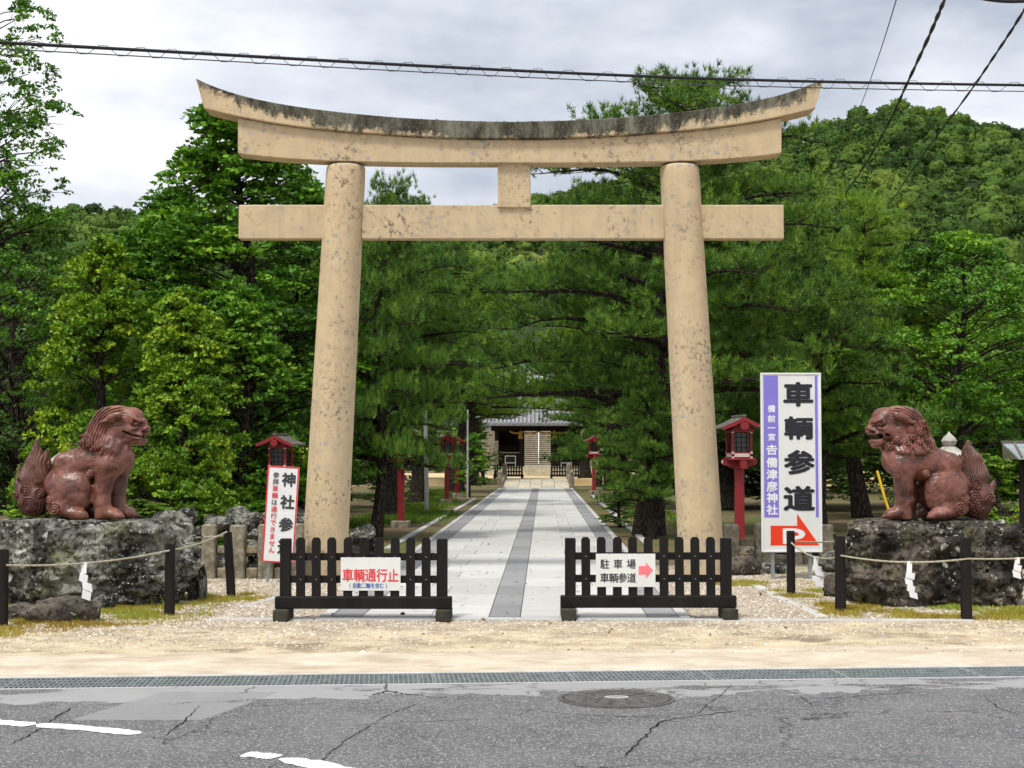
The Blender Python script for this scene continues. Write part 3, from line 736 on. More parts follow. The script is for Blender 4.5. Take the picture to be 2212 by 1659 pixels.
# ------------------------------------------------------------------ torii
TY = 20.75
to = thing("torii_gate", "tall weathered tan concrete shrine gate with a curved mossy top beam", "torii gate", (0, TY, 0))
def interp(prof):
    xs, ys = zip(*prof); return lambda q: float(np.interp(q, xs, ys))
def curve(prof, n=40):     # smooth curve through the surveyed points
    xs = [p[0] for p in prof]; ys = [p[1] for p in prof]; c = np.polyfit(np.array(xs) / 700, ys, 5); return lambda q: float(np.polyval(c, q / 700))
UC = 1101
KT = curve([(0, 263), (100, 260.5), (200, 256), (300, 248.5), (400, 238), (500, 223), (590, 203), (678, 169)])
KB = curve([(0, 298), (200, 293.5), (300, 287.5), (400, 279), (500, 267), (587, 251), (660, 234)])
SBm = curve([(0, 352), (200, 351.5), (300, 350), (400, 347), (500, 341), (588, 331)])
def beam(name, side, top, bot, otop, obot, off0, Yf, dep, mat, rows=7, n=30, mossy=False):
    V = []; T = []; ch = .012
    for i in range(n + 1):
        q = off0 + (1 - off0) * i / n if off0 < 1 else 0
        q = i / n
        ut = UC + side * (off0 + (otop - off0) * q); ub = UC + side * (off0 + (obot - off0) * q)
        pt = P(ut, top(off0 + (otop - off0) * q), Yf); pb = P(ub, bot(off0 + (obot - off0) * q), Yf)
        ring = []
        dl = ch / max(.1, (pt - pb).length); fs = [0, dl] + [dl + (1 - 2 * dl) * q_ / (rows - 2) for q_ in range(1, rows - 2)] + [1 - dl, 1]
        for k in range(rows + 1):
            f = fs[k]; p = pb.lerp(pt, f); yo = ch if k in (0, rows) else 0
            ring.append((p.x, Yf - TY + yo, p.z)); T.append(f if mossy else 0)
        for k in range(rows, -1, -1):
            f = fs[k]; p = pb.lerp(pt, f); yo = -ch if k in (0, rows) else 0
            ring.append((p.x, Yf - TY + dep + yo, p.z)); T.append(f if mossy else 0)
        V += ring
    m = 2 * (rows + 1); F = []
    for i in range(n):
        for k in range(m):
            j = (k + 1) % m; F.append((i * m + k, i * m + j, (i + 1) * m + j, (i + 1) * m + k))
    caps = []
    for k in range(rows): caps.append((k, k + 1, m - 2 - k, m - 1 - k))
    base = n * m
    for k in range(rows): caps.append((base + k + 1, base + k, base + m - 1 - k, base + m - 2 - k))
    F = F + caps
    if side > 0: F = [f[::-1] for f in F]
    T = np.array(T); V = np.array(V)
    if mossy:
        ext = np.clip(1 - (np.abs(V[:, 0]) / 4.3) ** 2.2, 0, 1); T = T ** 1.1 * .98 + ext * .92 - .26
    me = np_mesh(name, V, np.array(F), False, {'tint': T})
    return link(name, me, mat, to)
for s in (-1, 1):
    beam("top_lintel", s, KT, KB, 678, 660, .10, TY - .27, .46, MT['torii_moss'], mossy=True)
    beam("lower_lintel", s, lambda q: KB(q) + 2.6, SBm, 587, 587, .14, TY - .20, .34, MT['torii'])
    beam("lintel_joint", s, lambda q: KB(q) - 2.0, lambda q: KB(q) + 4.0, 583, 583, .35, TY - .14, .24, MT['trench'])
mb = MB(); a = P(1075, 368, TY - .13); b = P(1146, 445, TY - .13)
mb.box(((a.x + b.x) / 2, 0, (a.z + b.z) / 2 + .06), (b.x - a.x, .26, a.z - b.z + .16), .012); mb.build("centre_strut", MT['torii'], to)
nz0 = P(1100, 516, TY - .10).z; nz1 = P(1100, 442, TY - .10).z
for u0, u1 in ((515, 712), (780, 1436), (1506, 1694)):
    a = P(u0, 480, TY - .10); b = P(u1, 480, TY - .10); mb = MB()
    mb.box(((a.x + b.x) / 2, 0, (nz0 + nz1) / 2), (b.x - a.x, .18, nz1 - nz0), .014); mb.build("tie_beam", MT['torii'], to)
def column(ub, ut):
    pb = P(ub, 1245, TY); pt = P(ut, 352, TY); zt = P(ut, 352, TY - .20).z
    prof = [(0.0, .318), (.05, .314), (.3, .309)] + [(f, .306 - .042 * f) for f in np.linspace(.08, .965, 16) * 1.0]
    V = []; F = []; n = 40
    zs = [(-.05, .312), (.0, .312)] + [(zt * f, .306 - .040 * f) for f in np.linspace(.06, .965, 18)] + [(zt - .05, .262), (zt - .022, .256), (zt - .006, .240), (zt, .215)]
    for z, r in zs:
        f = z / pt.z; cx = pb.x + (pt.x - pb.x) * f
        for k in range(n):
            a = 2 * math.pi * k / n; V.append((cx + r * math.cos(a), r * math.sin(a), z))
    for i in range(len(zs) - 1):
        for k in range(n):
            j = (k + 1) % n; F.append((i * n + k, i * n + j, (i + 1) * n + j, (i + 1) * n + k))
    mb = MB(); mb.add(V, F); mb.build("column", MT['torii'], to, True)
    mb = MB(); mb.lathe([(.40, -.05), (.40, .012), (.385, .02), (.30, .022)], 40, (pb.x, 0, 0)); mb.build("column_footing", MT['stonepost'], to, True)
column(699.5, 748); column(1517, 1467)
# moss cushions along the weathered ridge
V = []; F = []; T = []
for k in range(420):
    off = abs(rng.normal(0, 240)); 
    if off > 600: continue
    s = random.choice((-1, 1)); p = P(UC + s * off, KT(off), TY - .27); r = rng.uniform(.006, .022) * (1.2 - off / 800)
    c = np.array([p.x, rng.uniform(-.25, .05), p.z - .004]); o = len(V)
    for dx, dy, dz in ((1, 0, 0), (0, 1, 0), (-1, 0, 0), (0, -1, 0), (0, 0, .9)): V.append(c + r * np.array([dx * rng.uniform(.8, 1.6), dy, dz])); T.append(rng.uniform(0, .6))
    F += [(o, o + 1, o + 4), (o + 1, o + 2, o + 4), (o + 2, o + 3, o + 4), (o + 3, o, o + 4)]
tag(link("moss_cushions", np_mesh("moss", np.array(V), np.array(F), True, {'tint': np.array(T)}), MT['leaf_d'], to), kind='stuff')
# ------------------------------------------------------------------ guardian lions
def lion(name, label, variant, loc, rz):
    S = 1 / 1159.0
    def C(x, z, y=0): return ((x - 1000) * S, y * S, (1570 - z) * S)
    op = variant == 'open'
    f = Field(C(430, 1600, -420), C(1930, 60, 420), .0092)
    def E_(x, z, y, rx, rz_, ry, ang=0, k=30, sub=False, both=True, yaw=0):
        for s in ((1, -1) if (y and both) else (1,)):
            f.ell(C(x, z, y * s), (rx * S, ry * S, rz_ * S), R(ang), k * S, sub, R(yaw) * s)
    def K_(a, b, ra, rb, k=40, both=True, sy=1.0, sub=False):
        ys = (1, -1) if (both and (a[2] or b[2])) else (1,)
        for s in ys: f.cone(C(a[0], a[1], a[2] * s), C(b[0], b[1], b[2] * s), ra * S, rb * S, k * S, sub, sy)
    # trunk
    K_((1400, 800, 0), (930, 890, 0), 232, 218, 60); K_((930, 890, 0), (730, 1130, 0), 222, 228, 60); K_((730, 1130, 0), (780, 1370, 0), 225, 195, 60)
    E_(1480, 780, 0, 170, 190, 190, 0, 60)
    E_(1385, 830, 140, 165, 205, 105, 10, 45)                        # shoulder
    E_(1080, 800, 150, 150, 120, 80, 20, 50)                          # ribs
    E_(760, 830, 120, 130, 110, 100, 40, 60)
    # fore legs: the far one a little forward
    for s, dx in ((-1, 0), (1, 120)):
        y = 138 * s
        f.cone(C(1345 + dx * .6, 900, y), C(1285 + dx, 1180, y), 150 * S, 108 * S, .05)
        f.cone(C(1285 + dx, 1180, y), C(1300 + dx, 1420, y), 106 * S, 98 * S, .04)
        f.ell(C(1262 + dx, 1330, y), (120 * S, 98 * S, 70 * S), 0, .04)
        f.ell(C(1390 + dx, 1490, y), (150 * S, 105 * S, 82 * S), R(-8), .04)
        for q in (-66, -22, 22, 66):
            f.ell(C(1500 + dx - abs(q) * .4, 1515, y + q), (70 * S, 27 * S, 48 * S), R(-15), .008)
            f.ell(C(1555 + dx - abs(q) * .4, 1532, y + q), (34 * S, 18 * S, 30 * S), R(-20), .004)
        f.cone(C(1280 + dx, 1380, y), C(1260 + dx, 1550, y), 90 * S, 80 * S, .04)
        for q in (-44, 0, 44): f.ell(C(1530 + dx, 1500, y + q), (85 * S, 6 * S, 60 * S), 0, .004, True)
    # haunch, knee, hind foot
    E_(860, 1215, 175, 268, 248, 150, 12, 45); E_(1010, 1130, 205, 125, 150, 100, 30, 60); E_(1000, 1300, 180, 140, 150, 110, 0, 60)
    E_(800, 1420, 190, 220, 120, 120, 0, 50)
    E_(960, 1492, 250, 160, 76, 92, -5, 30)
    for s in (1, -1):
        for q in (-60, -20, 20, 60):
            f.ell(C(1075 - abs(q) * .3, 1505, s * (250 + q)), (66 * S, 25 * S, 50 * S), R(-12), .007)
            f.ell(C(1090, 1500, s * (250 + q + 20)), (75 * S, 5 * S, 60 * S), 0, .004, True) if q < 60 else None
            f.ell(C(1122 - abs(q) * .3, 1530, s * (250 + q)), (28 * S, 16 * S, 26 * S), 0, .003)
    # neck and head
    K_((1330, 720, 0), (1440, 420, 0), 215, 195, 60)
    E_(1540, 300, 0, 190, 182, 172, 0, 40)
    E_(1690, 262, 78, 92, 50, 66, -38, 22); E_(1620, 250, 0, 150, 132, 140, 0, 40)     # brow and forehead
    E_(1715, 440, 0, 135, 98, 118, -6, 35); E_(1815, 405, 0, 58, 50, 84, 0, 18); E_(1832, 425, 46, 34, 30, 34, 0, 10)
    E_(1765, 340, 0, 60, 60, 46, -35, 25)
    E_(1590, 440, 112, 115, 105, 62, 0, 30); E_(1700, 455, 98, 100, 42, 40, -14, 14)
    E_(1640, 395, 118, 80, 34, 44, -20, 12)
    E_(1668, 545, 0, 148, 62, 105, -8, 25); E_(1770, 545, 0, 48, 42, 72, 0, 16)
    E_(1712, 338, 150, 74, 56, 72, -14, 8, True); E_(1700, 340, 112, 44, 40, 40, 0, 3); E_(1690, 275, 128, 96, 26, 46, -30, 10); E_(1770, 300, 60, 40, 34, 50, -40, 14); E_(1660, 410, 128, 90, 24, 42, 18, 10); E_(1650, 300, 150, 30, 60, 30, 0, 14)
    E_(1850, 408, 48, 22, 18, 24, 0, 4, True); E_(1790, 445, 70, 60, 16, 40, 20, 6, True)
    if op:
        E_(1735, 500, 0, 150, 40, 150, -8, 8, True); E_(1610, 480, 95, 62, 34, 70, 8, 8, True); E_(1650, 580, 0, 150, 50, 100, -14, 18)
        for q in (-80, -40, 0, 40, 80): E_(1800 - abs(q) * .55, 470, q, 13, 24, 13, 0, 4, both=False); E_(1770 - abs(q) * .5, 540, q, 13, 20, 13, 0, 4, both=False)
        E_(1690, 535, 0, 95, 18, 62, -6, 8)
    else:
        E_(1745, 497, 0, 150, 22, 180, -10, 5, True); E_(1600, 462, 135, 110, 22, 60, -24, 5, True); E_(1700, 470, 128, 95, 18, 34, -14, 6); E_(1690, 520, 112, 100, 20, 34, -10, 6)
        for q in (60, 95): E_(1790 - q * .5, 497, q, 12, 20, 12, 0, 3)
        E_(1590, 545, 92, 105, 66, 62, 22, 14)
    # ear
    # mane: cap swept back from the brow
    E_(1330, 310, 0, 225, 195, 185, 0, 40); E_(1230, 430, 0, 165, 190, 190, 0, 50); K_((1230, 480, 0), (1150, 620, 0), 190, 190, 50)
    E_(1440, 200, 0, 140, 90, 130, 10, 40)
    rr_ = random.Random(3 if op else 4)
    if op:
        curls = [(1190, 450, 165), (1300, 505, 190), (1480, 560, 170), (1385, 580, 200), (1228, 572, 195), (1585, 632, 130), (1110, 560, 140), (1320, 420, 185), (1150, 350, 150)]
        for cx, cz, cy in curls: E_(cx, cz, cy, 62, 62, 48, 0, 10)
        strands = [((1500, 640, 150), (1450, 720, 205)), ((1400, 640, 190), (1330, 740, 235)), ((1290, 640, 200), (1190, 745, 235)), ((1180, 620, 190), (1060, 700, 205)), ((1120, 570, 120), (1010, 640, 120)), ((1560, 690, 100), (1540, 760, 140)), ((1450, 660, 180), (1390, 735, 225)), ((1240, 650, 205), (1120, 735, 225))]
    else:
        strands = []
        for k in range(12):
            a = k / 11; strands.append(((1170 + 330 * a, 470 + 120 * a, 185 - 25 * abs(a - .5)), (1010 + 420 * a + rr_.uniform(-25, 25), 640 + 100 * a + rr_.uniform(-30, 45), 225 + 30 * math.sin(a * 3))))
        strands += [((1150, 430, 60), (970, 495, 70)), ((1130, 520, 80), (960, 590, 100)), ((1560, 640, 90), (1560, 720, 130))]
        curls = []
    for a, b in strands:
        m = ((a[0] * .6 + b[0] * .4), (a[1] * .5 + b[1] * .5) + 18, a[2] * .45 + b[2] * .55 + 14)
        K_(a, m, 46, 40, 10); K_(m, b, 40, 12, 8)
    # hair lines follow arcs round the cheek
    cx, cz = C(1580, 560)[0], C(1580, 560)[2]
    def hair(x, y, z):
        r = np.sqrt((x - cx) ** 2 + (z - cz) ** 2); th = np.arctan2(z - cz, -(x - cx))
        mask = np.clip((r - 225 * S) / (45 * S), 0, 1) * np.clip((th + .75) / .3, 0, 1) * np.clip((1.62 - th) / .3, 0, 1) * np.clip((z - C(0, 720)[2]) / .05, 0, 1)
        return mask * .0120 * np.clip(np.abs(y) / .07 - .15, 0, 1) * np.sin(2 * np.pi * r / (36 * S) + 1.6 * np.sin(th * 5) + np.abs(y) * 14)
    f.mod(hair, C(930, 760, -400), C(1640, 60, 400))
    # ears laid back over the mane
    E_(1430, 258, 205, 130, 62, 46, 24, 6); E_(1325, 308, 218, 72, 28, 26, 14, 10); E_(1455, 296, 250, 88, 28, 26, 22, 6, True); E_(1500, 340, 205, 62, 46, 50, 0, 8, True)
    def spiral(fl, X, Z, rad, side, amp=.011, lam=30, hand=1):
        c = C(X, Z)
        def fn(x, y, z):
            dx, dz = x - c[0], z - c[2]; r = np.sqrt(dx * dx + dz * dz); th = np.arctan2(dz, dx)
            m = np.clip((rad * S - r) / (14 * S), 0, 1) * (y * side > .02)
            return m * amp * np.sin(2 * np.pi * r / (lam * S) + hand * th)
        for sg in (side,):
            lo, hi = C(X - rad, Z + rad, -500), C(X + rad, Z - rad, 500); fl.mod(fn, lo, hi)
    # curls on hock and flank
    for s in (1, -1):
        f.ell(C(715, 1435, s * 285), (78 * S, 50 * S, 78 * S), 0, .012); f.ell(C(640, 1330, s * 235), (52 * S, 46 * S, 74 * S), R(30), .012)
        f.ell(C(1130, 985, s * 205), (52 * S, 40 * S, 52 * S), 0, .012); f.ell(C(1060, 890, s * 200), (70 * S, 40 * S, 60 * S), R(40), .02)
        f.ell(C(980, 850, s * 205), (70 * S, 30 * S, 50 * S), R(20), .02)
        spiral(f, 715, 1435, 95, s, .012, 32); spiral(f, 1130, 985, 58, s, .010, 28); spiral(f, 640, 1330, 62, s, .009, 28)
        for X, Z, _y in curls: spiral(f, X, Z, 60, s, .011, 30, 1 if s > 0 else -1)
    # hand-modelled unevenness
    Sx = f.sl(C(430, 1600, -420), C(1930, 60, 420)); xs = np.stack(f.pts(Sx), -1)
    near = np.abs(f.d) < .03; q = xs[near]
    f.d[near] += (.0075 * fbm(q * 8, 3, 5) + .0030 * fbm(q * 30, 2, 9)).astype(np.float32)
    fl = (f.ax[2] < .006); f.d[:, :, fl] = np.maximum(f.d[:, :, fl], .004)
    root = thing(name, label, "statue", loc, rz); root.scale = (.985,) * 3
    link("body", f.mesh("lion_body"), MT['clay'], root)
    # eyes
    for s in (1, -1):
        mb = MB(); c = C(1712, 338, 124 * s); mb.lathe([(.001, -.026), (.017, -.02), (.026, 0), (.017, .02), (.001, .026)], 12, c); mb.build("eye", MT['clay_d'], root, True)
    # tail
    t = Field(C(60, 1600, -300), C(760, 480, 300), .0085); sw = f; f = t
    if op:
        K_((475, 1000, 0), (500, 830, 0), 205, 155, 40, sy=.75); K_((500, 830, 0), (530, 690, 0), 130, 75, 40, sy=.75); K_((530, 700, 0), (533, 572, 0), 72, 30, 30)
        E_(440, 1310, 0, 225, 250, 190, 0, 50); K_((300, 1250, 0), (215, 1110, 0), 90, 34, 30); K_((220, 1130, 0), (195, 1060, 0), 34, 16, 20)
        K_((640, 850, 0), (640, 760, 0), 60, 22, 20); K_((600, 1050, 120), (570, 860, 150), 60, 18, 18)
        cl = [(475, 1140, 88), (495, 1290, 92), (300, 1310, 84), (430, 1400, 105)]
        top = 1080
    else:
        K_((385, 1030, 0), (395, 860, 0), 205, 150, 40, sy=.75); K_((395, 860, 0), (390, 720, 0), 135, 70, 40, sy=.75); K_((388, 730, 0), (385, 555, 0), 70, 26, 30)
        K_((480, 900, 0), (532, 690, 0), 95, 26, 30, sy=.8); E_(365, 1310, 0, 215, 240, 185, 0, 50)
        K_((230, 1270, 0), (140, 1120, 0), 90, 40, 30); K_((150, 1130, 0), (125, 1050, 0), 40, 14, 20); K_((200, 1020, 0), (160, 915, 0), 60, 20, 20)
        K_((440, 1080, 110), (370, 880, 140), 55, 16, 18)
        cl = [(300, 1205, 92), (160, 1262, 66), (360, 1385, 120), (480, 1240, 80)]
        top = 1090
    for X, Z, rd in cl:
        E_(X, Z, 120 if X > 220 else 60, rd * .8, rd * .8, rd * .75, 0, 14)
        for s in (1, -1): spiral(t, X, Z, rd, s, .013, 32, s)
    def stripes(x, y, z):
        m = np.clip((z - C(0, top)[2]) / .03, 0, 1) * np.clip((C(0, 590)[2] - z) / .05, 0, 1)
        return m * .0100 * np.sin(2 * np.pi * (x + .25 * z + .02 * np.sin(z * 14) + .3 * np.abs(y)) / (37 * S))
    t.mod(stripes, C(60, top + 40, -300), C(760, 560, 300))
    c0 = C(365 if not op else 440, 1380)
    def rings(x, y, z):
        r = np.sqrt((x - c0[0]) ** 2 + (z - c0[2]) ** 2); m = np.clip((r - 110 * S) / .02, 0, 1) * np.clip((c0[2] + .03 - z) / .03, 0, 1)
        return m * .010 * np.sin(2 * np.pi * r / (32 * S))
    t.mod(rings, C(60, 1600, -300), C(760, 1330, 300))
    E_(640, 1250, 0, 90, 130, 120, 0, 30)
    fl = (t.ax[2] < .006); t.d[:, :, fl] = np.maximum(t.d[:, :, fl], .004)
    link("tail", t.mesh("lion_tail"), MT['clay_d'], root)
    f = sw
    return root

# ------------------------------------------------------------------ rocks
def cells(p, seed):
    """random level of the nearest jittered cell: broken, stepped faces"""
    b = np.floor(p).astype(np.int64); best = np.full(len(p), 9.0, dtype=np.float32); val = np.zeros(len(p), dtype=np.float32)
    for dx in (-1, 0, 1):
        for dy in (-1, 0, 1):
            for dz in (-1, 0, 1):
                c = b + np.array([dx, dy, dz]); j = np.stack([_hash(c[:, 0], c[:, 1], c[:, 2], seed + q) for q in range(3)], 1)
                d = ((c + j - p) ** 2).sum(1); m = d < best; best[m] = d[m]; val[m] = _hash(c[:, 0], c[:, 1], c[:, 2], seed + 7)[m]
    return val * 2 - 1
def rock_field(half, seed, vox, amp, e=3.2, top=None, cut=0):
    h = np.array(half); F_ = Field(-h * 1.25, h * 1.25, vox)
    x, y, z = F_.pts((slice(None),) * 3); p = np.stack([x, y, z], -1)
    q = p + .08 * np.stack([fbm(p * 1.3, 2, seed + 40), fbm(p * 1.3, 2, seed + 50), fbm(p * 1.3, 2, seed + 60)], -1) * h.max()
    r = (np.abs(q[..., 0] / h[0]) ** e + np.abs(q[..., 1] / h[1]) ** e + np.abs(q[..., 2] / h[2]) ** e) ** (1 / e)
    d = (r - 1) * h.min() * .92
    near = np.abs(d) < amp * 3.2; pn = p[near]
    d[near] += amp * (.62 * fbm(pn * 2.2, 3, seed) + .45 * (fbm(pn * np.array([5, 5, 8]), 4, seed + 9, .55, True) - .3) + .16 * fbm(pn * 22, 3, seed + 20) + .55 * cells((pn + .05 * fbm(pn * 5, 2, seed + 70)[:, None]) * np.array([3.6, 3.6, 5.2]), seed + 80) + .28 * cells(pn * np.array([9, 9, 12]), seed + 90))
    if top is not None: d = np.maximum(d, z - top + .03 * vnoise(p * 3, seed + 3))
    F_.d = d.astype(np.float32); return F_
def rock_mesh(half, seed, vox, amp, **k): return rock_field(half, seed, vox, amp, **k).mesh("rock", 1)

def boulder(name, label, half, seed, mat, loc, amp, rz=0, vox=.0165, e=4.6, group=None, cat="boulder", top=None):
    o = link(name, rock_mesh(half, seed, vox, amp, e=e, top=top), mat, None, loc, (0, 0, rz)); return tag(o, label, cat, group)
boulder("boulder", "huge grey lichen covered boulder under the lion with the closed mouth", (1.12, .66, .50), 11, MT['rock_l'], (-4.70, 16.98, .44), .060, top=.475)
boulder("boulder", "huge dark brown boulder under the lion with the open mouth", (.90, .62, .52), 23, MT['rock_r'], (4.58, 16.98, .43), .055, top=.480)
lion("guardian_lion_statue", "reddish brown glazed lion with closed mouth and straight mane facing right", 'closed', (-4.72, 16.98, .912), 0)
lion("guardian_lion_statue", "reddish brown glazed lion with open mouth and curly mane facing left", 'open', (4.63, 16.98, .908), math.pi)
sr = [rock_mesh((.24, .17, .13), 31, .012, .022, e=2.6), rock_mesh((.22, .18, .16), 37, .012, .03, e=2.4), rock_mesh((.30, .2, .12), 43, .014, .03, e=2.8)]
def small_rock(k, label, loc, s=(1, 1, 1), rz=0, mat='rock_s', group=None, tilt=0):
    o = link("rock", sr[k], MT[mat], None, loc, (tilt, 0, rz)); o.scale = s; o.material_slots[0].link = 'OBJECT'; o.material_slots[0].material = MT[mat]; return tag(o, label, "rock", group)
p = G(128, 1346); small_rock(0, "brown flat-topped rock in the grass before the grey boulder", (p.x, p.y + .16, .09), (1.42, 1.0, 1.05), .1, 'rock_r')
p = G(30, 1340); small_rock(2, "low dark rock at the foot of the grey boulder, by the leftmost post", (p.x - .15, p.y + .2, .05), (1, 1, .8), .4, 'rock_r')
p = G(218, 1320); small_rock(1, "small grey-green stone at the foot of the grey boulder", (p.x, p.y + .1, .06), (.55, .5, .62), .5)
p = G(335, 1312); small_rock(1, "pale grey wedge stone tucked under the right end of the grey boulder", (p.x, p.y + .22, .08), (1.0, .7, .8), 0)
p = G(418, 1300); small_rock(2, "slanting narrow stone propping the right end of the grey boulder", (p.x - .02, p.y + .25, .16), (.35, .6, 1.9), 0)
p = G(1803, 1290); small_rock(1, "small reddish rock at the left foot of the dark boulder", (p.x, p.y + .1, .09), (.45, .6, 1.0), 1, 'rock_r')
p = G(1606, 1243); small_rock(0, "brown rock with a pale broken face at the foot of the right column", (p.x, p.y + .12, .10), (1.15, 1, 1.1), .3, 'rock_r')
p = G(1690, 1240); small_rock(2, "low speckled rock lying beside the foot of the parking sign", (p.x - .1, p.y + .2, .07), (.8, 1, .95), -.2)
p = G(870, 1333); small_rock(1, "pebble lying on the path under the left barricade", (p.x, p.y, .034), (.10, .10, .10), 0, 'rock_r')
# heaped stones behind the left stone fence
heap = [(402, 1118, 11.6, 1, .85, "rounded pale stone on top of the heap left of the trunk"), (372, 1130, 11.4, 0, 1.2, "dark stone at the left end of the stone heap"),
        (475, 1125, 11.5, 2, .9, "flat tan stone in the heap between the two nearest fence posts"), (545, 1128, 11.6, 0, .9, "pale tan stone in the heap left of the shrine approach sign"),
        (570, 1150, 11.3, 2, .8, "broad grey stone lying low in the heap"), (515, 1120, 11.9, 1, 1.1, "grey upright stone at the back of the heap"),
        (610, 1120, 12.2, 2, 1.3, "large grey stone in the heap behind the red bordered sign"), (430, 1155, 11.2, 1, .7, "light stone at the foot of the heap beside the trunk"),
        (540, 1185, 11.0, 0, .8, "small stone under the rail of the left stone fence"), (775, 1150, 13.0, 2, 1.0, "pale stone in the shade just right of the left column")]
for u, v, Y, k, s, lb in heap:
    Y = Y * 1.9
    p = P(u, v, Y); small_rock(k, lb, (p.x, Y, max(p.z, .08)), (s, s, s), random.uniform(0, 6), 'rock_s', "heaped stones behind the left stone fence", random.uniform(-.3, .3))
    if p.z > .25: small_rock((k + 1) % 3, lb.split(" in the ")[0].split(" on top")[0].split(" at the")[0] + ", its lower neighbour near the ground", (p.x + .1, Y + .1, .12), (s * 1.2, s * 1.1, 1.3), random.uniform(0, 6), 'rock_s', "heaped stones behind the left stone fence")
for u, v, Y, k, s, lb in [(1740, 1180, 11.9, 0, 1.3, "grey stone heaped right behind the parking sign"), (1775, 1170, 12.0, 1, 1.2, "rounded stone between parking sign and dark boulder"), (1655, 1190, 12.0, 2, 1.0, "dark stone behind the right stone fence rail"), (1800, 1215, 11.0, 1, 1.0, "mossy stone beside the left end of the dark boulder")]:
    Y = Y * 1.95; p = P(u, v, Y); small_rock(k, lb, (p.x, Y, max(p.z, .1)), (s, s, s), random.uniform(0, 6), 'rock_s', "stones behind the right stone fence")

# ------------------------------------------------------------------ rope posts, ropes and paper streamers
def post(label, u, v, h, r, lean=0):
    p = G(u, v); o = MB()
    pts = [(0, 0, -.05), (lean * .3, 0, h * .3), (lean * .7, .0, h * .7), (lean, 0, h - .012), (lean, 0, h)]
    o.tube(pts, [r * 1.04, r * 1.02, r, r, r * .9], 14); q = o.build("rope_post", MT['blackpost'], None, True, (p.x, p.y, 0))
    tag(q, label, "post", "black posts of the rope barriers"); return q
pA = post("black rope post cut by the left picture edge before the grey boulder", 4, 1352, .72, .055)
pB = post("black rope post right of the hanging paper before the grey boulder", 366, 1330, .72, .052)
pC = post("leaning black rope post between grey boulder and red bordered sign", 500, 1290, .74, .050, -.05)
pD = post("black rope post standing before the parking arrow of the tall sign", 1709, 1286, .74, .048)
pE = post("black rope post at the left end of the dark boulder", 1816, 1323, .78, .055)
pF = post("black rope post in front of the right half of the dark boulder", 2088, 1339, .80, .055)
def rope(label, a, b, s):
    m = MB(); m.tube(sagline(a, b, s, 18), .0095, 6); o = m.build("straw_rope", MT['rope'], None, True); return tag(o, label, "rope", "thin straw ropes between the black posts")
def top(o, z, dx=0, dy=0): return Vector((o.location.x + dx, o.location.y + dy, z))
rope("straw rope across the front of the grey boulder", top(pA, .575, .05, -.055), top(pB, .655, 0, -.055), .05)
rope("straw rope from the middle left post to the leaning post", top(pB, .655, 0, -.055), top(pC, .745, -.05, -.05), .03)
rope("straw rope running back behind the grey boulder", top(pC, .70, -.05, 0), Vector((-4.6, 18.3, .72)), .05)
rope("slack straw rope crossing the lower edge of the tall sign", top(pD, .605, 0, -.05), top(pE, .585, 0, -.058), .09)
rope("straw rope passing across the parking arrow of the tall sign", top(pD, .62, 0, .045), Vector((4.25, 18.6, .62)), .03)
rope("straw rope across the front of the dark boulder", top(pE, .585, 0, -.058), top(pF, .60, 0, -.058), .05)
rope("straw rope running out of the picture on the right", top(pF, .60, 0, -.058), Vector((6.1, 15.9, .66)), .04)
def shide(label, p, h, w_, seed, n=4):
    r_ = random.Random(seed); m = MB(); z = 0; x = 0; W = w_
    segs = [(0, 0, W * .62, h * .3)]
    def quad(x0, z0, x1, z1, wd, y):
        m.add([(x0, y, z0), (x0 + wd, y, z0), (x1 + wd, y + r_.uniform(-.012, .012), z1), (x1, y + r_.uniform(-.012, .012), z1)], [(0, 1, 2, 3)])
        m.add([(x0, y + .0012, z0), (x0 + wd, y + .0012, z0), (x1 + wd, y + .0012 + r_.uniform(-.004, .004), z1), (x1, y + .0012, z1)], [(3, 2, 1, 0)])
    quad(-W * .25, .012, -W * .30, -h * .30, W * .5, 0)
    y = -.002; zz = -h * .26; xx = -W * .35
    for k in range(n):
        hh = h * .75 / n * 1.35; sk = W * .42 * (1 if k % 2 == 0 else -1); wd = W * r_.uniform(.72, .95); y -= .006
        m.add([(xx, y, zz), (xx + wd, y + .004, zz - hh * .28), (xx + wd - sk * .25, y + .006, zz - hh), (xx - sk * .25, y, zz - hh * .72)], [(0, 1, 2, 3)])
        m.add([(xx, y - .0012, zz), (xx + wd, y + .0028, zz - hh * .28), (xx + wd - sk * .25, y + .0048, zz - hh), (xx - sk * .25, y - .0012, zz - hh * .72)], [(3, 2, 1, 0)])
        xx += r_.uniform(-.25, .28) * W; zz -= h * .75 / n
    o = m.build("paper_streamer", MT['paper'], None, False, p); return tag(o, label, "paper streamer", "folded paper streamers on the ropes")
def at_rope(a, b, s, u):
    L_ = sagline(a, b, s, 60); best = min(L_, key=lambda q: abs((q.x / q.y) * FPX + 1106 - u)); return best
q = at_rope(top(pA, .575, .05, -.055), top(pB, .655, 0, -.055), .05, 187); shide("white zigzag paper hanging before the grey boulder", (q.x, q.y - .012, q.z), .33, .105, 2, 3)
q = at_rope(top(pD, .605, 0, -.05), top(pE, .585, 0, -.058), .09, 1760); shide("white zigzag paper hanging below the tall parking sign", (q.x, q.y - .012, q.z), .30, .10, 5, 4)
q = at_rope(top(pE, .585, 0, -.058), top(pF, .60, 0, -.058), .05, 1960); shide("white zigzag paper hanging before the dark boulder", (q.x, q.y - .012, q.z), .34, .10, 8, 4)
q = at_rope(top(pF, .60, 0, -.058), Vector((6.1, 15.9, .66)), .04, 2192); shide("white forked paper at the right picture edge", (q.x, q.y - .012, q.z), .18, .10, 12, 2)
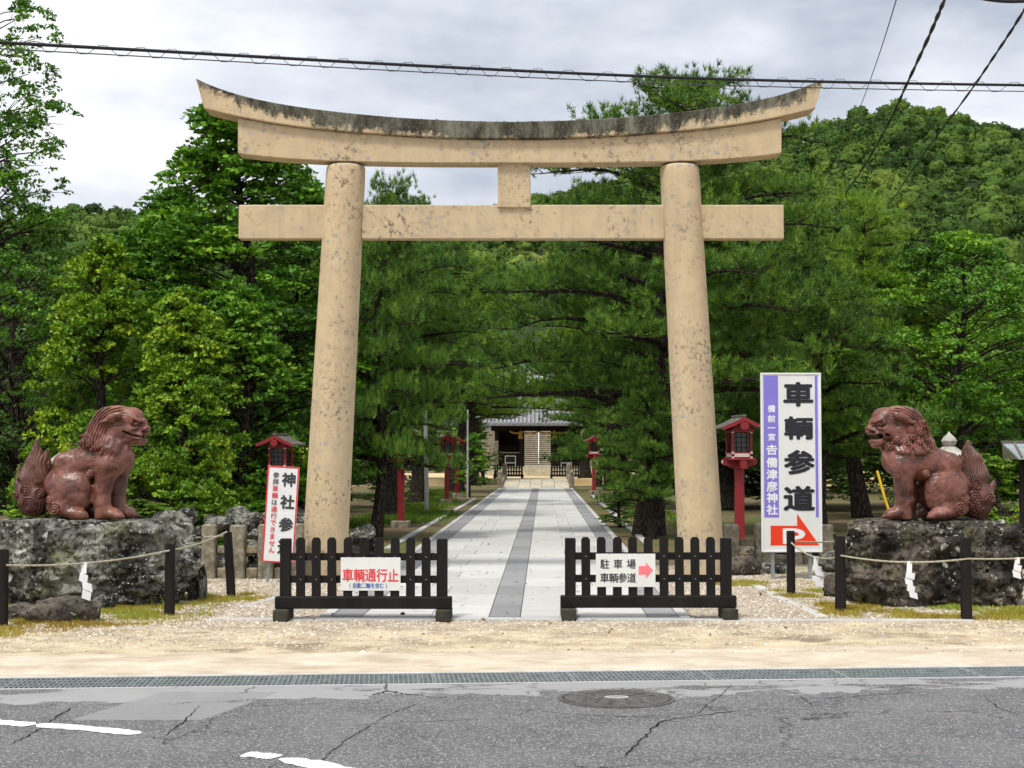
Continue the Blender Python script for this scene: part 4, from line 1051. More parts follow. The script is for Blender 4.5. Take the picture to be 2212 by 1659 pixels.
# ------------------------------------------------------------------ lettering
_tc = {}
def glyph(ch, bold):
    k = ch
    if k in _tc: return _tc[k]
    cu = bpy.data.curves.new("glyph", 'FONT'); cu.body = ch; cu.size = 1.0; cu.resolution_u = 3
    o = bpy.data.objects.new("glyph", cu); COL.objects.link(o)
    dg = bpy.context.evaluated_depsgraph_get(); me = bpy.data.meshes.new_from_object(o.evaluated_get(dg))
    V = np.array([v.co[:] for v in me.vertices]); F = [tuple(p.vertices) for p in me.polygons]
    bpy.data.objects.remove(o); bpy.data.curves.remove(cu); bpy.data.meshes.remove(me)
    if len(V): V[:, 0] -= (V[:, 0].max() + V[:, 0].min()) / 2; V[:, 1] -= (V[:, 1].max() + V[:, 1].min()) / 2
    _tc[k] = (V, F); return _tc[k]
def lettering(items, mat, parent, y, name="printed_character"):
    """items: (char, cx, cz, sx, sz, bold); each character is a part, laid on the plane y of the parent, read from -y"""
    for ch, cx, cz, sx_, sz_, bold in items:
        V, F = glyph(ch, bold)
        if len(V) == 0: continue
        m = MB()
        reps = [(0, 0)] + ([(math.cos(q * math.pi / 4) * bold, math.sin(q * math.pi / 4) * bold) for q in range(8)] if bold else [])
        for i_, (dx, dz) in enumerate(reps):       # strokes thickened by shifted copies, a hair apart in depth
            m.add([((v[0] + dx) * sx_, -i_ * .00006, (v[1] + dz) * sz_) for v in V], F)
        m.build(name, mat, parent, False, (cx, y, cz))
def flat(parent, name, x0, x1, z0, z1, y, mat, th=.003):
    m = MB(); m.box(((x0 + x1) / 2, y + th / 2, (z0 + z1) / 2), (x1 - x0, th, z1 - z0), .0005); return m.build(name, mat, parent)

# ------------------------------------------------------------------ tall parking sign on the right
SY = 20.1
a = P(1643, 806, SY); b = P(1776.5, 1192, SY); sw, sh = b.x - a.x, a.z - b.z
big = thing("signboard", "tall white signboard with violet bands, black characters and red parking arrow", "sign", ((a.x + b.x) / 2, SY, 0))
z0, z1 = b.z, a.z; hw = sw / 2
def sz(v): return z0 + (1192 - v) / 386.0 * sh
def sxx(u): return (u - 1709.5) / 134.0 * sw
m = MB(); m.box((0, .025, (z0 + z1) / 2), (sw, .05, sh), .004); m.build("panel", MT['sign_grey'], big)
for nm, c, s_ in (("frame_edge", (-hw + .010, -.004, (z0 + z1) / 2), (.02, .012, sh + .01)), ("frame_edge", (hw - .010, -.004, (z0 + z1) / 2), (.02, .012, sh + .01)), ("frame_edge", (0, -.004, z1 - .008), (sw - .044, .012, .022)), ("frame_edge", (0, -.004, z0 + .008), (sw - .044, .012, .026))):
    m = MB(); m.box(c, s_, .003); m.build(nm, MT['sign_white'], big)
flat(big, "violet_band", sxx(1648.5), sxx(1681), sz(1118), sz(811.5), -.003, MT['sign_violet'])
flat(big, "violet_stripe", sxx(1763), sxx(1769), sz(1118), sz(811.5), -.003, MT['sign_violet'])
big_chars = [("車", 1726, 852, 1.0), ("輌", 1726, 925, .95), ("参", 1727, 999, 1.0), ("道", 1726, 1077, 1.03)]
lettering([(c, sxx(u), sz(v), .405 * k, .325 * k, .036) for c, u, v, k in big_chars], MT['sign_black'], big, -.0045)
small = [("備", 886, .105), ("前", 908, .105), ("一", 928, .105), ("宮", 948, .105), ("𠮷", 976, .15), ("備", 1004, .15), ("津", 1030, .15), ("彦", 1056, .15), ("神", 1081, .15), ("社", 1107, .15)]
lettering([(c, sxx(1666), sz(v * .9877 + 8), k, k * .92, .030) for c, v, k in small], MT['sign_white'], big, -.0045)
m = MB(); m.prism([(sxx(1662), sz(1178)), (sxx(1770), sz(1178)), (sxx(1721), sz(1110)), (sxx(1721), sz(1136)), (sxx(1662), sz(1136))], -.003, -.0005); m.build("red_arrow", MT['sign_red2'], big)
m = MB(); y = -.0048                                                             # the letter P, bowl and stem
def ringhalf(cx, cz, rx, rz_, ix, iz, n=16):
    V = []; F = []
    for k in range(n + 1):
        t_ = -math.pi / 2 + math.pi * k / n
        V += [(cx + rx * math.cos(t_), y, cz + rz_ * math.sin(t_)), (cx + ix * math.cos(t_), y, cz + iz * math.sin(t_))]
    for k in range(n): F.append((2 * k, 2 * k + 2, 2 * k + 3, 2 * k + 1))
    m.add(V, F)
ringhalf(sxx(1712), sz(1154), .155, .075, .075, .028)
x0_, x1_ = sxx(1689), sxx(1697); m.add([(x0_, y, sz(1175)), (x1_, y, sz(1175)), (x1_, y, sz(1142)), (x0_, y, sz(1142))], [(0, 1, 2, 3)])
zc = sz(1154); m.add([(x1_, y, zc + .028), (sxx(1712), y, zc + .028), (sxx(1712), y, zc + .075), (x1_, y, zc + .075)], [(0, 1, 2, 3)]); m.add([(x1_, y, zc - .075), (sxx(1712), y, zc - .075), (sxx(1712), y, zc - .028), (x1_, y, zc - .028)], [(0, 1, 2, 3)])
m.build("letter_p", MT['sign_white'], big)
for s in (-.62, .62): m = MB(); m.box((s * hw, .06, z0 * .5 + .25), (.045, .045, z0 + .55), .004); m.build("leg", MT['alu'], big)

# ------------------------------------------------------------------ narrow red bordered sign on the left
SY = 19.6
c = P(608, 1111, SY); sb = thing("signboard", "leaning narrow white signboard with red border beside the left barricade", "sign", (c.x - .058, SY, 0))
sb.rotation_euler = (0, R(3.2), 0)
zc = c.z; W_ = 68 / FPX * SY; H_ = 207 / FPX * SY
m = MB(); m.box((0, .012, zc), (W_, .024, H_), .004); m.build("panel", MT['sign_white'], sb)
bw = .018
for cc, s_ in (((-W_ / 2 + bw / 2, -.001, zc), (bw, .006, H_)), ((W_ / 2 - bw / 2, -.001, zc), (bw, .006, H_)), ((0, -.001, zc + H_ / 2 - bw / 2), (W_ - 2 * bw - .002, .006, bw)), ((0, -.001, zc - H_ / 2 + bw / 2), (W_ - 2 * bw - .002, .006, bw))):
    m = MB(); m.box(cc, s_, .001); m.build("red_border", MT['sign_red'], sb)
lettering([(ch, .075, zc + H_ / 2 - .165 - k * .285, .182, .182, .036) for k, ch in enumerate("神社参道")], MT['sign_dgrey'], sb, -.005)
col1 = "参拝車輌は通行できません"; blk = set((0, 1, 4))
lettering([(ch, -.088, zc + H_ / 2 - .115 - k * .0865, .080, .080, .016) for k, ch in enumerate(col1) if k in blk], MT['sign_dgrey'], sb, -.005)
lettering([(ch, -.088, zc + H_ / 2 - .115 - k * .0865, .080, .080, .016) for k, ch in enumerate(col1) if k not in blk], MT['sign_red'], sb, -.005)
for s in (-.12, .12): m = MB(); m.box((s, .045, zc / 2 - .05), (.03, .03, zc + .1), .003); m.build("leg", MT['alu'], sb)

# ------------------------------------------------------------------ barricades
BW = 1.645
def barricade(label, x, y, rz, group):
    t = thing("barricade", label, "barricade", (x, y, 0), rz, group)
    for s in (-1, 1):
        m = MB(); m.box((s * (BW / 2 - .055), 0, .445), (.105, .09, .70), .008); m.build("end_post", MT['blackwood'], t, False)
        m = MB(); m.box((s * (BW / 2 - .035), 0, .057), (.145, .40, .113), .010); m.build("foot", MT['foot'], t)
    pm = MB(); hw_ = .0435; n_ = 9
    pm.prism([(-hw_, 0), (hw_, 0), (hw_, .565), (hw_ * .55, .592), (-hw_ * .55, .592), (-hw_, .565)], -.014, .014); me = pm.mesh("picket"); me.materials.append(MT['blackwood'])
    pk_ = []
    for k in range(n_):
        xx = -BW / 2 + .055 + (BW - .11) * (k + 1) / (n_ + 1)
        pk_.append(link("picket", me, None, t, (xx, -.036, .215), (0, R(random.uniform(-.5, .5)), 0)))
    for zz in (.398, .618): m = MB(); m.box((0, 0, zz), (BW - .2, .04, .072), .005); m.build("rail", MT['blackwood'], t)
    m = MB(); m.box((0, 0, .172), (BW + .085, .115, .118), .008); m.build("base_beam", MT['blackwood'], t)
    bm = MB()
    bm.lathe([(.006, 0), (.006, .004), (.003, .006)], 6); bme = bm.mesh("bolt"); bme.materials.append(MT['alu'])
    for k in range(n_):
        xx = -BW / 2 + .055 + (BW - .11) * (k + 1) / (n_ + 1)
        for zz in (.398, .618): link("bolt", bme, None, pk_[k], (0, -.014, zz - .215), (R(90), 0, 0))
    return t
BY = 15.15; ba = P(786, 1250, BY); barricade("black picket barricade on the left, carrying the no vehicles notice", ba.x, BY, R(-.8), "black barricades")
bb = P(1400, 1250, BY + .1); barricade("black picket barricade on the right, carrying the pink arrow notice", bb.x, BY + .1, R(.3), "black barricades")

def plate(label, cx, cz, y, w_, h_, mat, rz):
    t = thing("notice_plate", label, "notice", (cx, y, 0), rz)
    m = MB(); m.box((0, 0, cz), (w_, .006, h_), .0025); m.build("panel", mat, t)
    m = MB()
    for s in (-.25, .25): m.tube([(s * w_ - .02, -.004, cz + h_ / 2 - .012), (s * w_, -.002, cz + h_ / 2 + .022), (s * w_ + .02, .004, cz + h_ / 2 + .010)], .002, 5)
    m.build("hanging_wire", MT['wire'], t); return t
YN = BY - .060
c = P(800.5, 1240, YN); t1 = plate("white notice plate with red characters hung on the left barricade", c.x, c.z, YN, .585, .322, MT['sign_grey'], R(-.8))
lettering([(ch, -.222 + k * .111, c.z - .012, .112, .135, .020) for k, ch in enumerate("車輌通行止")], MT['sign_red'], t1, -.0045)
lettering([(ch, -.199 + k * .0442, c.z - .112, .047, .056, .016) for k, ch in enumerate("(自動二輪を含む)")], MT['sign_blue'], t1, -.0045)
c = P(1351.5, 1232, YN + .10); t2 = plate("white notice plate with black characters and pink arrow hung on the right barricade", c.x, c.z, YN + .10, .585, .325, MT['sign_grey'], R(.3))
lettering([(ch, -.205 + k * .130, c.z + .062, .094, .100, .014) for k, ch in enumerate("駐車場")] + [(ch, -.208 + k * .0885, c.z - .073, .094, .100, .014) for k, ch in enumerate("車輌参道")], MT['sign_black'], t2, -.0045)
m = MB(); ax = .128
m.prism([(ax, c.z - .042), (ax + .072, c.z - .042), (ax + .072, c.z - .078), (ax + .140, c.z), (ax + .072, c.z + .078), (ax + .072, c.z + .042), (ax, c.z + .042)], -.0048, -.0032); m.build("pink_arrow", MT['sign_pink'], t2)

# ------------------------------------------------------------------ red lanterns
def lantern_proto():
    t = thing("wooden_lantern", "x", "lantern")
    MB().box((0, 0, .07), (.40, .40, .18), .015).build("base_stone", MT['stonepost'], t)
    MB().box((0, 0, .83), (.145, .145, 1.36), .012).build("post", MT['verm'], t)
    m = MB(); m.prism([(-.10, 1.44), (.10, 1.44), (.18, 1.475), (.285, 1.50), (.30, 1.54), (.30, 1.58), (-.30, 1.58), (-.30, 1.54), (-.285, 1.50), (-.18, 1.475)], -.05, .05); m.build("bracket", MT['verm'], t)
    m = MB(); V, F = _cbox((.30, .05, .07), .01); m.prism([(-.05, 1.44), (.05, 1.44), (.05, 1.575), (-.05, 1.575)], -.30, .30); m.build("bracket", MT['verm'], t)
    for s in (-1, 1):
        MB().box((s * .302, 0, 1.555), (.012, .06, .055), .003).build("bracket_tip", MT['verm_w'], t)
    MB().box((0, 0, 1.60), (.46, .46, .035), .006).build("platform", MT['verm'], t)
    MB().box((0, 0, 1.668), (.36, .36, .10), .006).build("sill_box", MT['verm'], t)
    MB().box((0, -.182, 1.668), (.27, .012, .062), .003).build("white_panel", MT['verm_w'], t)
    for sx_ in (-1, 1):
        MB().box((sx_ * .182, 0, 1.668), (.012, .27, .062), .003).build("white_panel", MT['verm_w'], t)
        for sy in (-1, 1):
            MB().box((sx_ * .165, sy * .165, 1.90), (.042, .042, .40), .004).build("corner_post", MT['verm'], t)
            for zz in (1.628, 1.712, 2.07): MB().box((sx_ * .165, sy * .192, zz), (.045, .014, .035), .002).build("white_joint", MT['verm_w'], t)
    lb_ = MB().box((0, 0, 1.89), (.27, .27, .34), .004).build("lamp_box", MT['lamp_dark'], t)
    for dx, dy in ((0, -1), (1, 0), (-1, 0)):
        for q in (-.09, 0, .09):
            m = MB(); m.box((dx * .139 + (q if dy else 0), dy * .139 + (q if dx else 0), 1.89), (.010, .010, .34), .001); m.build("lattice_bar", MT['darktimber'], lb_)
        for zz in (1.80, 1.89, 1.98):
            m = MB(); m.box((dx * .1405, dy * .1405, zz), (.27 if dy else .010, .010 if dy else .27, .010), .001); m.build("lattice_bar", MT['darktimber'], lb_)
    MB().box((0, 0, 2.085), (.40, .40, .035), .004).build("top_plate", MT['verm'], t)
    # gabled roof, gable to the viewer
    for s in (-1, 1):
        m = MB(); m.prism([(0, 2.335), (s * .20, 2.235), (s * .40, 2.155), (s * .405, 2.125), (s * .20, 2.20), (0, 2.295)], -.34, .34); m.build("roof_slope", MT['lamp_roof'], t)
        for yy in (-.352, .336): m = MB(); m.prism([(0, 2.330), (s * .20, 2.230), (s * .395, 2.150), (s * .385, 2.095), (s * .19, 2.165), (0, 2.255)], yy, yy + .016); m.build("barge_board", MT['verm'], t)
    MB().box((0, 0, 2.345), (.07, .70, .045), .01).build("roof_ridge", MT['lamp_roof'], t)
    m = MB(); m.prism([(-.05, 2.12), (0, 2.10), (.05, 2.12), (.085, 2.17), (.04, 2.235), (-.04, 2.235), (-.085, 2.17)], -.362, -.350); m.build("gable_pendant", MT['verm'], t)
    m = MB(); m.prism([(-.20, 2.10), (.20, 2.10), (0, 2.25)], -.20, .20); m.build("gable_wall", MT['verm'], t)
    return t
lp = lantern_proto()
def lantern(first, label, x, y, s, rz=0):
    o = lp if first else copy_tree(lp); o['label'] = label; o['group'] = "red wooden lanterns along the approach"
    o.location = (x, y, 0); o.scale = (s, s, s); o.rotation_euler = (0, 0, rz); return o
p = P(1598, 1190, 26.0); lantern(True, "red wooden lantern between right column and tall sign", p.x, 26.0, .97, R(8))
p = P(605, 1190, 26.0); lantern(False, "red wooden lantern half hidden in leaves above the red bordered sign", p.x, 26.0, .84, R(-14))
p = G(866, 1140); lantern(False, "red wooden lantern in the shade just left of the white pole", p.x, p.y, 1.0, R(-5))
p = G(965, 1088); lantern(False, "left one of the pair of red lanterns beside the path", p.x, p.y, 1.0, R(8))
p = G(988, 1074); lantern(False, "right one of the pair of red lanterns beside the path", p.x, p.y, 1.0, R(8))
p = G(1000, 1062); lantern(False, "farthest red lantern, behind the pair beside the path", p.x, p.y, 1.0, R(8))
p = G(1283, 1068); lantern(False, "red lantern under the pines on the right side of the path", p.x, p.y, 1.05, R(4))

# ------------------------------------------------------------------ stone fences
def stone_fence(label, us, Y, vt, vb, wd, u_end, gap0):
    pts = [P(u, vb, Y) for u in us]; t = thing("stone_fence", label, "stone fence", (pts[0].x, Y, 0))
    h = P(us[0], vt, Y).z
    me = None
    for i, p_ in enumerate(pts):
        m = MB(); hh = h + random.uniform(-.02, .02); w2 = wd * random.uniform(.94, 1.06) / 2
        m.box((0, 0, hh / 2 - .02), (w2 * 2, wd, hh), .02); m.build("stone_post", MT['stonepost'], t, False, (p_.x - pts[0].x, random.uniform(-.02, .02), 0))
    for i in range(len(pts) - 1):
        x0_, x1_ = pts[i].x - pts[0].x + wd / 2, pts[i + 1].x - pts[0].x - wd / 2
        for zf in (.52,):
            m = MB(); m.box(((x0_ + x1_) / 2, .02, h * zf), (x1_ - x0_ - .006, wd * .62, .10), .012); m.build("stone_rail", MT['stonebeam'], t)
        m = MB(); m.box(((x0_ + x1_) / 2, .02, .06), (x1_ - x0_ - .006, wd * .75, .16), .02); m.build("foot_stone", MT['stonebeam'], t)
    return t
stone_fence("old stone post fence left of the gate behind the leaning rope post", [330, 390, 452, 514, 575, 640], 20.3, 1130, 1255, .19, 0, 0)
stone_fence("old stone post fence right of the gate behind the tall sign", [1580, 1648, 1716, 1782, 1850], 23.0, 1128, 1215, .22, 0, 0)

# ------------------------------------------------------------------ poles
def pole(name, label, u, v, vt, r, mat, lean=0):
    p_ = G(u, v); h = P(u, vt, p_.y).z; m = MB(); m.tube([(0, 0, -.05), (lean * .5, 0, h * .5), (lean, 0, h)], [r, r, r * .9], 10); o = m.build(name, MT[mat], None, True, (p_.x, p_.y, 0)); return tag(o, label, "pole")
pole("white_pole", "bare weathered white pole on the left verge", 922, 1106, 885, .062, 'whitepole', -.05)
pole("thin_pole", "thin pale pole rising behind the little conifer", 1010, 1076, 885, .035, 'whitepole', 0)
p_ = G(1921, 1100); m = MB(); m.tube([(0, 0, 0), (-.10, 0, .32), (-.21, .05, .78)], .026, 10); o = m.build("marker_sleeve", MT['yellow'], None, True, (p_.x, p_.y, 0)); o.location.y = 29; o.location.x = P(1921, 1100, 29).x; o.location.z = 0.55; tag(o, "slanting yellow guy wire sleeve beside the right lion", "marker")
m = MB(); m.tube([(o.location.x + .12, 28.96, -.05), (o.location.x, 29, .55)], .03, 8); mo = m.build("marker_stub", MT['whitepole'], o, True); mo.matrix_parent_inverse = Matrix.Translation(-o.location)

# ------------------------------------------------------------------ stone lanterns behind the lions
def stone_lantern(label, x, y, h):
    t = thing("stone_lantern", label, "stone lantern", (x, y, 0)); k = h / 2.0
    MB().lathe([(.34, -.02), (.34, .14), (.30, .18), (.22, .22)], 6).build("base", MT['lstone'], t)
    MB().lathe([(.15, .22), (.135, .5), (.15, .62), (.135, .75), (.15, 1.05)], 16).build("shaft", MT['lstone'], t, True)
    MB().lathe([(.15, 1.05), (.30, 1.15), (.30, 1.23), (.2, 1.235)], 6).build("platform", MT['lstone'], t)
    m = MB()
    for i in range(6): a_ = math.pi / 3 * i; m.box((.17 * math.cos(a_), .17 * math.sin(a_), 1.36), (.06, .06, .26), .005, Matrix.Rotation(a_, 3, 'Z'))
    m.lathe([(.14, 1.235), (.14, 1.48)], 6); m.build("fire_box", MT['lstone'], t)
    MB().lathe([(.2, 1.485), (.42, 1.50), (.44, 1.545), (.36, 1.60), (.20, 1.72), (.12, 1.78)], 6).build("roof", MT['lstone'], t)
    MB().lathe([(.08, 1.78), (.12, 1.82), (.14, 1.88), (.10, 1.95), (.04, 2.0), (.006, 2.05)], 14).build("finial", MT['lstone'], t, True)
    t.scale = (k, k, k); return t
p_ = P(157, 940, 26.4); stone_lantern("stone lantern whose knob shows behind the left lion", p_.x, 26.4, p_.z)
p_ = P(2050, 938, 27.2); stone_lantern("pale stone lantern whose pointed knob shows behind the right lion", p_.x, 27.2, p_.z)

# roofed notice board at the right edge
p_ = P(2215, 1100, 22.0); t = thing("notice_board", "dark roofed notice board cut by the right picture edge", "notice board", (p_.x + .3, 22.0, 0))
for s in (-.34, .5): MB().box((s, 0, .78), (.075, .075, 1.62), .006).build("post", MT['blackpost'], t)
MB().box((.08, .0, 1.05), (.765, .03, .6), .004).build("board", MT['darktimber'], t)
for s in (-1, 1):
    m = MB(); V = [(-.62, 0, 1.80), (.80, 0, 1.80), (.80, s * .34, 1.58), (-.50, s * .34, 1.58), (-.62, 0, 1.775), (.80, 0, 1.775), (.80, s * .34, 1.555), (-.50, s * .34, 1.555)]
    F = [(0, 1, 2, 3), (7, 6, 5, 4), (3, 2, 6, 7), (0, 3, 7, 4), (1, 5, 6, 2)]; m.add(V, [f[::-1] for f in F] if s > 0 else F); m.build("roof_slope", MT['alu'], t)
    m = MB()
    for k in range(4): m.bar((-.45 + k * .36, s * .02, 1.80), (-.45 + k * .36, s * .34, 1.592), .035, .02); 
    m.build("roof_batten", MT['lamp_roof'], t)
MB().box((.09, 0, 1.805), (1.44, .06, .035), .004).build("ridge_cap", MT['lamp_roof'], t)
# ------------------------------------------------------------------ trees
def unit(a): return a / np.maximum(np.linalg.norm(a, axis=-1, keepdims=True), 1e-9)
def wood(limbs, n=7):
    mb = MB()
    for pts, rad in limbs: mb.tube(pts, rad, n if rad[0] > .05 else 4, False)
    return mb.mesh("wood", True)
def needles(pos, dr, tint, rg, K=16, ln=.165, wd=.019, spread=.8):
    N = len(pos)
    d = unit(dr[:, None, :] + spread * rg.normal(size=(N, K, 3)) * .75); d = unit(d)
    l = ln * rg.uniform(.7, 1.15, (N, K, 1)); sd = unit(np.cross(d, rg.normal(size=(N, K, 3)))) * wd
    b = pos[:, None, :] + rg.normal(size=(N, K, 3)) * .018
    V = np.stack([b - sd * .5, b + sd * .5, b + d * l], 2).reshape(-1, 3)
    F = np.arange(N * K * 3).reshape(-1, 3)
    T = np.clip(tint[:, None] + rg.normal(0, .10, (N, K)), 0, 1); T = np.repeat(T.reshape(-1), 3)
    return V, F, T
def leaves(cen, rc, tint, rg, K=40, size=.075, flat=.6, droop=.35, lo=-.35, aspect=.62, jit=.12):
    N = len(cen)
    u = unit(rg.normal(size=(N, K, 3))); u[..., 2] = np.where(u[..., 2] < lo, -u[..., 2], u[..., 2])
    rad = rg.uniform(.55, 1.0, (N, K, 1)) ** .5
    off = u * rad * rc[:, None, None]; off[..., 2] *= flat
    c = cen[:, None, :] + off
    out = u.copy(); out[..., 2] -= droop
    t1 = unit(out + rg.normal(size=(N, K, 3)) * .55)
    nrm = unit(u + np.array([0, 0, .5]) + rg.normal(size=(N, K, 3)) * .45); t2 = unit(np.cross(nrm, t1))
    s = size * rg.uniform(.6, 1.25, (N, K, 1))
    a = c - t1 * s * .5; b = c + t2 * s * aspect * .5 + t1 * s * .05; e_ = c + t1 * s * .55; f_ = c - t2 * s * aspect * .5 + t1 * s * .05
    V = np.stack([a, b, e_, f_], 2).reshape(-1, 3); F = np.arange(N * K * 4).reshape(-1, 4)
    T = tint[:, None] + rg.normal(0, jit, (N, K)); T = np.repeat(np.clip(T, 0, 1).reshape(-1), 4)
    return V, F, T

def gen_pine(seed, H, cb, Rr, nb=26, lean=(0, 0), dens=1.0, taper=1.3, trunk_r=.2, wob=.25, droop=.1, K=16, ln=.17):
    rg = np.random.default_rng(seed); limbs = []; tp = []; td = []; tt = []
    n = 12; zs = np.linspace(0, H * .97, n); ph = rg.uniform(0, 6, 2)
    tr = [np.array([lean[0] * (z / H) ** 1.3 + wob * math.sin(z * .9 + ph[0]) * min(1, z / 2), lean[1] * (z / H) ** 1.3 + wob * math.sin(z * .7 + ph[1]) * min(1, z / 2), z]) for z in zs]
    limbs.append((tr, [trunk_r * (1.25 if i == 0 else 1) * (1 - .85 * i / (n - 1)) + .015 for i in range(n)]))
    def trunk(z): return np.array([np.interp(z, zs, [p[k] for p in tr]) for k in range(3)])
    for i in range(nb):
        f = (i + rg.uniform(-.3, .3)) / nb; f = min(max(f, 0), .995)
        h = cb + (H - cb) * f; az = i * 2.399 + rg.uniform(-.5, .5)
        Lb = Rr * max(.22, (1 - f ** taper * .85)) * rg.uniform(.72, 1.12)
        o = trunk(min(h, H * .96)); dirv = np.array([math.cos(az), math.sin(az), 0]); side = np.array([-dirv[1], dirv[0], 0])
        up = rg.uniform(.10, .35) + .45 * f; bend = rg.uniform(-.15, .15)
        m = 7; pts = []
        for k in range(m):
            s = k / (m - 1); pts.append(o + dirv * Lb * s + side * bend * Lb * s * s + np.array([0, 0, Lb * (up * s - (up * .5 + droop) * s * s) + .05 * math.sin(s * 7 + i)]))
        limbs.append((pts, [max(.008, trunk_r * .32 * (1 - f * .5) * (1 - .85 * k / (m - 1))) for k in range(m)]))
        ns = int(8 + Lb * 4.4)
        for q in range(ns):
            s = .08 + .92 * (q + rg.uniform(0, .8)) / ns; s = min(s, 1); b = np.array([np.interp(s, np.linspace(0, 1, m), [p[k] for p in pts]) for k in range(3)])
            sg = 1 if q % 2 else -1; a2 = rg.uniform(.5, 1.15) * sg; l2 = Lb * rg.uniform(.20, .38) * (1.15 - s * .6) + .12
            d2 = dirv * math.cos(a2) + side * math.sin(a2) + np.array([0, 0, rg.uniform(-.06, .48)]); e_ = b + d2 * l2
            if l2 > .3: limbs.append(([b, b * .5 + e_ * .5 + np.array([0, 0, -.02]), e_], [.012, .009, .005]))
            nt_ = max(3, int(l2 * 13 * dens)); sh = rg.normal(0, .10)
            for _ in range(nt_):
                w_ = rg.uniform(.2, 1.08); lift = abs(rg.normal(0, .13)) - .02; pp = b + d2 * l2 * w_ + rg.normal(size=3) * np.array([.10, .10, .02]) + np.array([0, 0, lift])
                tp.append(pp); td.append(unit(d2 * .35 + np.array([0, 0, 1.0]) + rg.normal(size=3) * .30)); tt.append(.40 + sh + rg.normal(0, .17))
    V, F, T = needles(np.array(tp), np.array(td), np.array(tt), rg, K, ln)
    return wood(limbs), np_mesh("needles", V, F, False, {'tint': T}), len(tp)

def gen_leafy(seed, H, cb, Rr, ncl, K=40, size=.08, rc=.26, prof=None, flat=.62, droop=.35, trunk_r=.16, lean=(0, 0), shell=.55, base=.4, up=.5, gaps=.30, sprig=True, ncls=16):
    rg = np.random.default_rng(seed); prof = prof or (lambda f: (1 - f) ** .75 * min(1, .45 + f * 3))
    n = 10; zs = np.linspace(0, H * .95, n); tr = [np.array([lean[0] * z / H + .12 * math.sin(z * 1.1 + seed), lean[1] * z / H + .12 * math.cos(z * .8 + seed), z]) for z in zs]
    limbs = [(tr, [trunk_r * (1.3 if i == 0 else 1) * (1 - .88 * i / (n - 1)) + .012 for i in range(n)])]
    def trunk(z): return np.array([np.interp(z, zs, [p[k] for p in tr]) for k in range(3)])
    cen = []; tint = []; rcs = []; lob = 0
    while lob < ncl:
        f = rg.uniform(0, 1) ** .92; az = rg.uniform(0, 2 * math.pi); z = cb + (H - cb) * f
        lump = vnoise(np.array([[math.cos(az) * 1.9, math.sin(az) * 1.9, z * .8]]), seed)[0]
        if lump < -gaps and rg.uniform() < .85: continue
        rr_ = Rr * prof(f) * (.84 + .42 * lump); q = rr_ * (shell + (1 - shell) * rg.uniform() ** .55)
        c = trunk(z) + np.array([math.cos(az) * q, math.sin(az) * q, -.10 * q + rg.normal(0, .08)])
        if c[2] < .3: continue
        lob += 1; lr = rc * rg.uniform(.65, 1.4) * (1 - .35 * f); tl = base + rg.normal(0, .17)
        m_ = max(4, int(ncls * (lr / rc) ** 2)); d_ = unit(rg.normal(size=(m_, 3))); d_[:, 2] = np.abs(d_[:, 2]) * 1.15 - .38
        out = np.array([math.cos(az), math.sin(az), 0]); pc = c + d_ * np.array([lr, lr, lr * .88]) + out * lr * .15
        cen.append(pc); tint.append(tl + rg.normal(0, .09, m_)); rcs.append(np.full(m_, lr * .36))
        o = trunk(max(.4, z - q * up)); mid = o * .45 + c * .55 + np.array([0, 0, .08 * q]); limbs.append(([o, mid, c], [.04 * (1.2 - f), .024 * (1.2 - f) + .004, .008]))
        if sprig and lob % 2 == 0:
            for _ in range(2): e_ = c + unit(rg.normal(size=3)) * lr * .9; limbs.append(([mid, (mid + e_) / 2 + rg.normal(size=3) * .06, e_], [.012, .008, .004]))
    cen = np.concatenate(cen); rcs = np.concatenate(rcs); tint = np.concatenate(tint)
    V, F, T = leaves(cen, rcs, tint, rg, K, size, flat, droop, 0.0)
    return wood(limbs), np_mesh("leaves", V, F, False, {'tint': T}), len(cen)

def tree(name, label, meshes, loc, bark, leafm, rz=0, s=(1, 1, 1), group=None, cat="tree"):
    t = thing(name, label, cat, (loc[0], loc[1] * 2, loc[2]), rz, group); t.scale = s     # depths are written in half metres
    w_, c_ = meshes[0], meshes[1]
    if len(w_.materials) == 0: w_.materials.append(MT[bark])
    a = link("trunk", w_, None, t); b = link("crown", c_, None, t)
    if len(c_.materials) == 0: c_.materials.append(MT[leafm])
    b.material_slots[0].link = 'OBJECT'; b.material_slots[0].material = MT[leafm]
    a.material_slots[0].link = 'OBJECT'; a.material_slots[0].material = MT[bark]
    return t
def xat(u, Y): return P(u, 900, 2 * Y).x
PG = "pines along the approach"; LG = "leafy trees left of the gate"; RG = "trees behind the right lion"
pineA = gen_pine(101, 9.6, 2.7, 3.7, 48, (1.15, .2), 1.1, 3.2, .30)
pineB = gen_pine(102, 7.0, 1.3, 2.7, 40, (.5, 0), 1.1, 1.2, .20)
pineC = gen_pine(103, 9.8, 1.5, 3.6, 40, (.9, .3), 1.1, 1.5, .27)
pineD = gen_pine(104, 10.4, 3.5, 4.0, 44, (.5, .2), 1.1, 1.8, .30)
cone = lambda f: (1 - f) ** .80 * min(1, .6 + f * 2.5) * 1.08
hin = gen_leafy(201, 8.4, 1.0, 2.55, 205, 22, .112, .52, prof=cone, base=.40)
hinS = gen_leafy(202, 5.4, .55, 2.0, 120, 22, .105, .46, prof=cone, base=.50)
feath = gen_leafy(203, 12.5, 2.6, 2.9, 150, 20, .095, .50, prof=lambda f: .95 * (1 - f * .5), flat=.6, droop=.7, base=.40, gaps=.05, shell=.35, trunk_r=.22)
broad = gen_leafy(204, 7.2, .4, 2.9, 130, 20, .13, .62, prof=lambda f: math.sin(min(1, f * .88 + .12) * math.pi) ** .55, base=.42, trunk_r=.2)
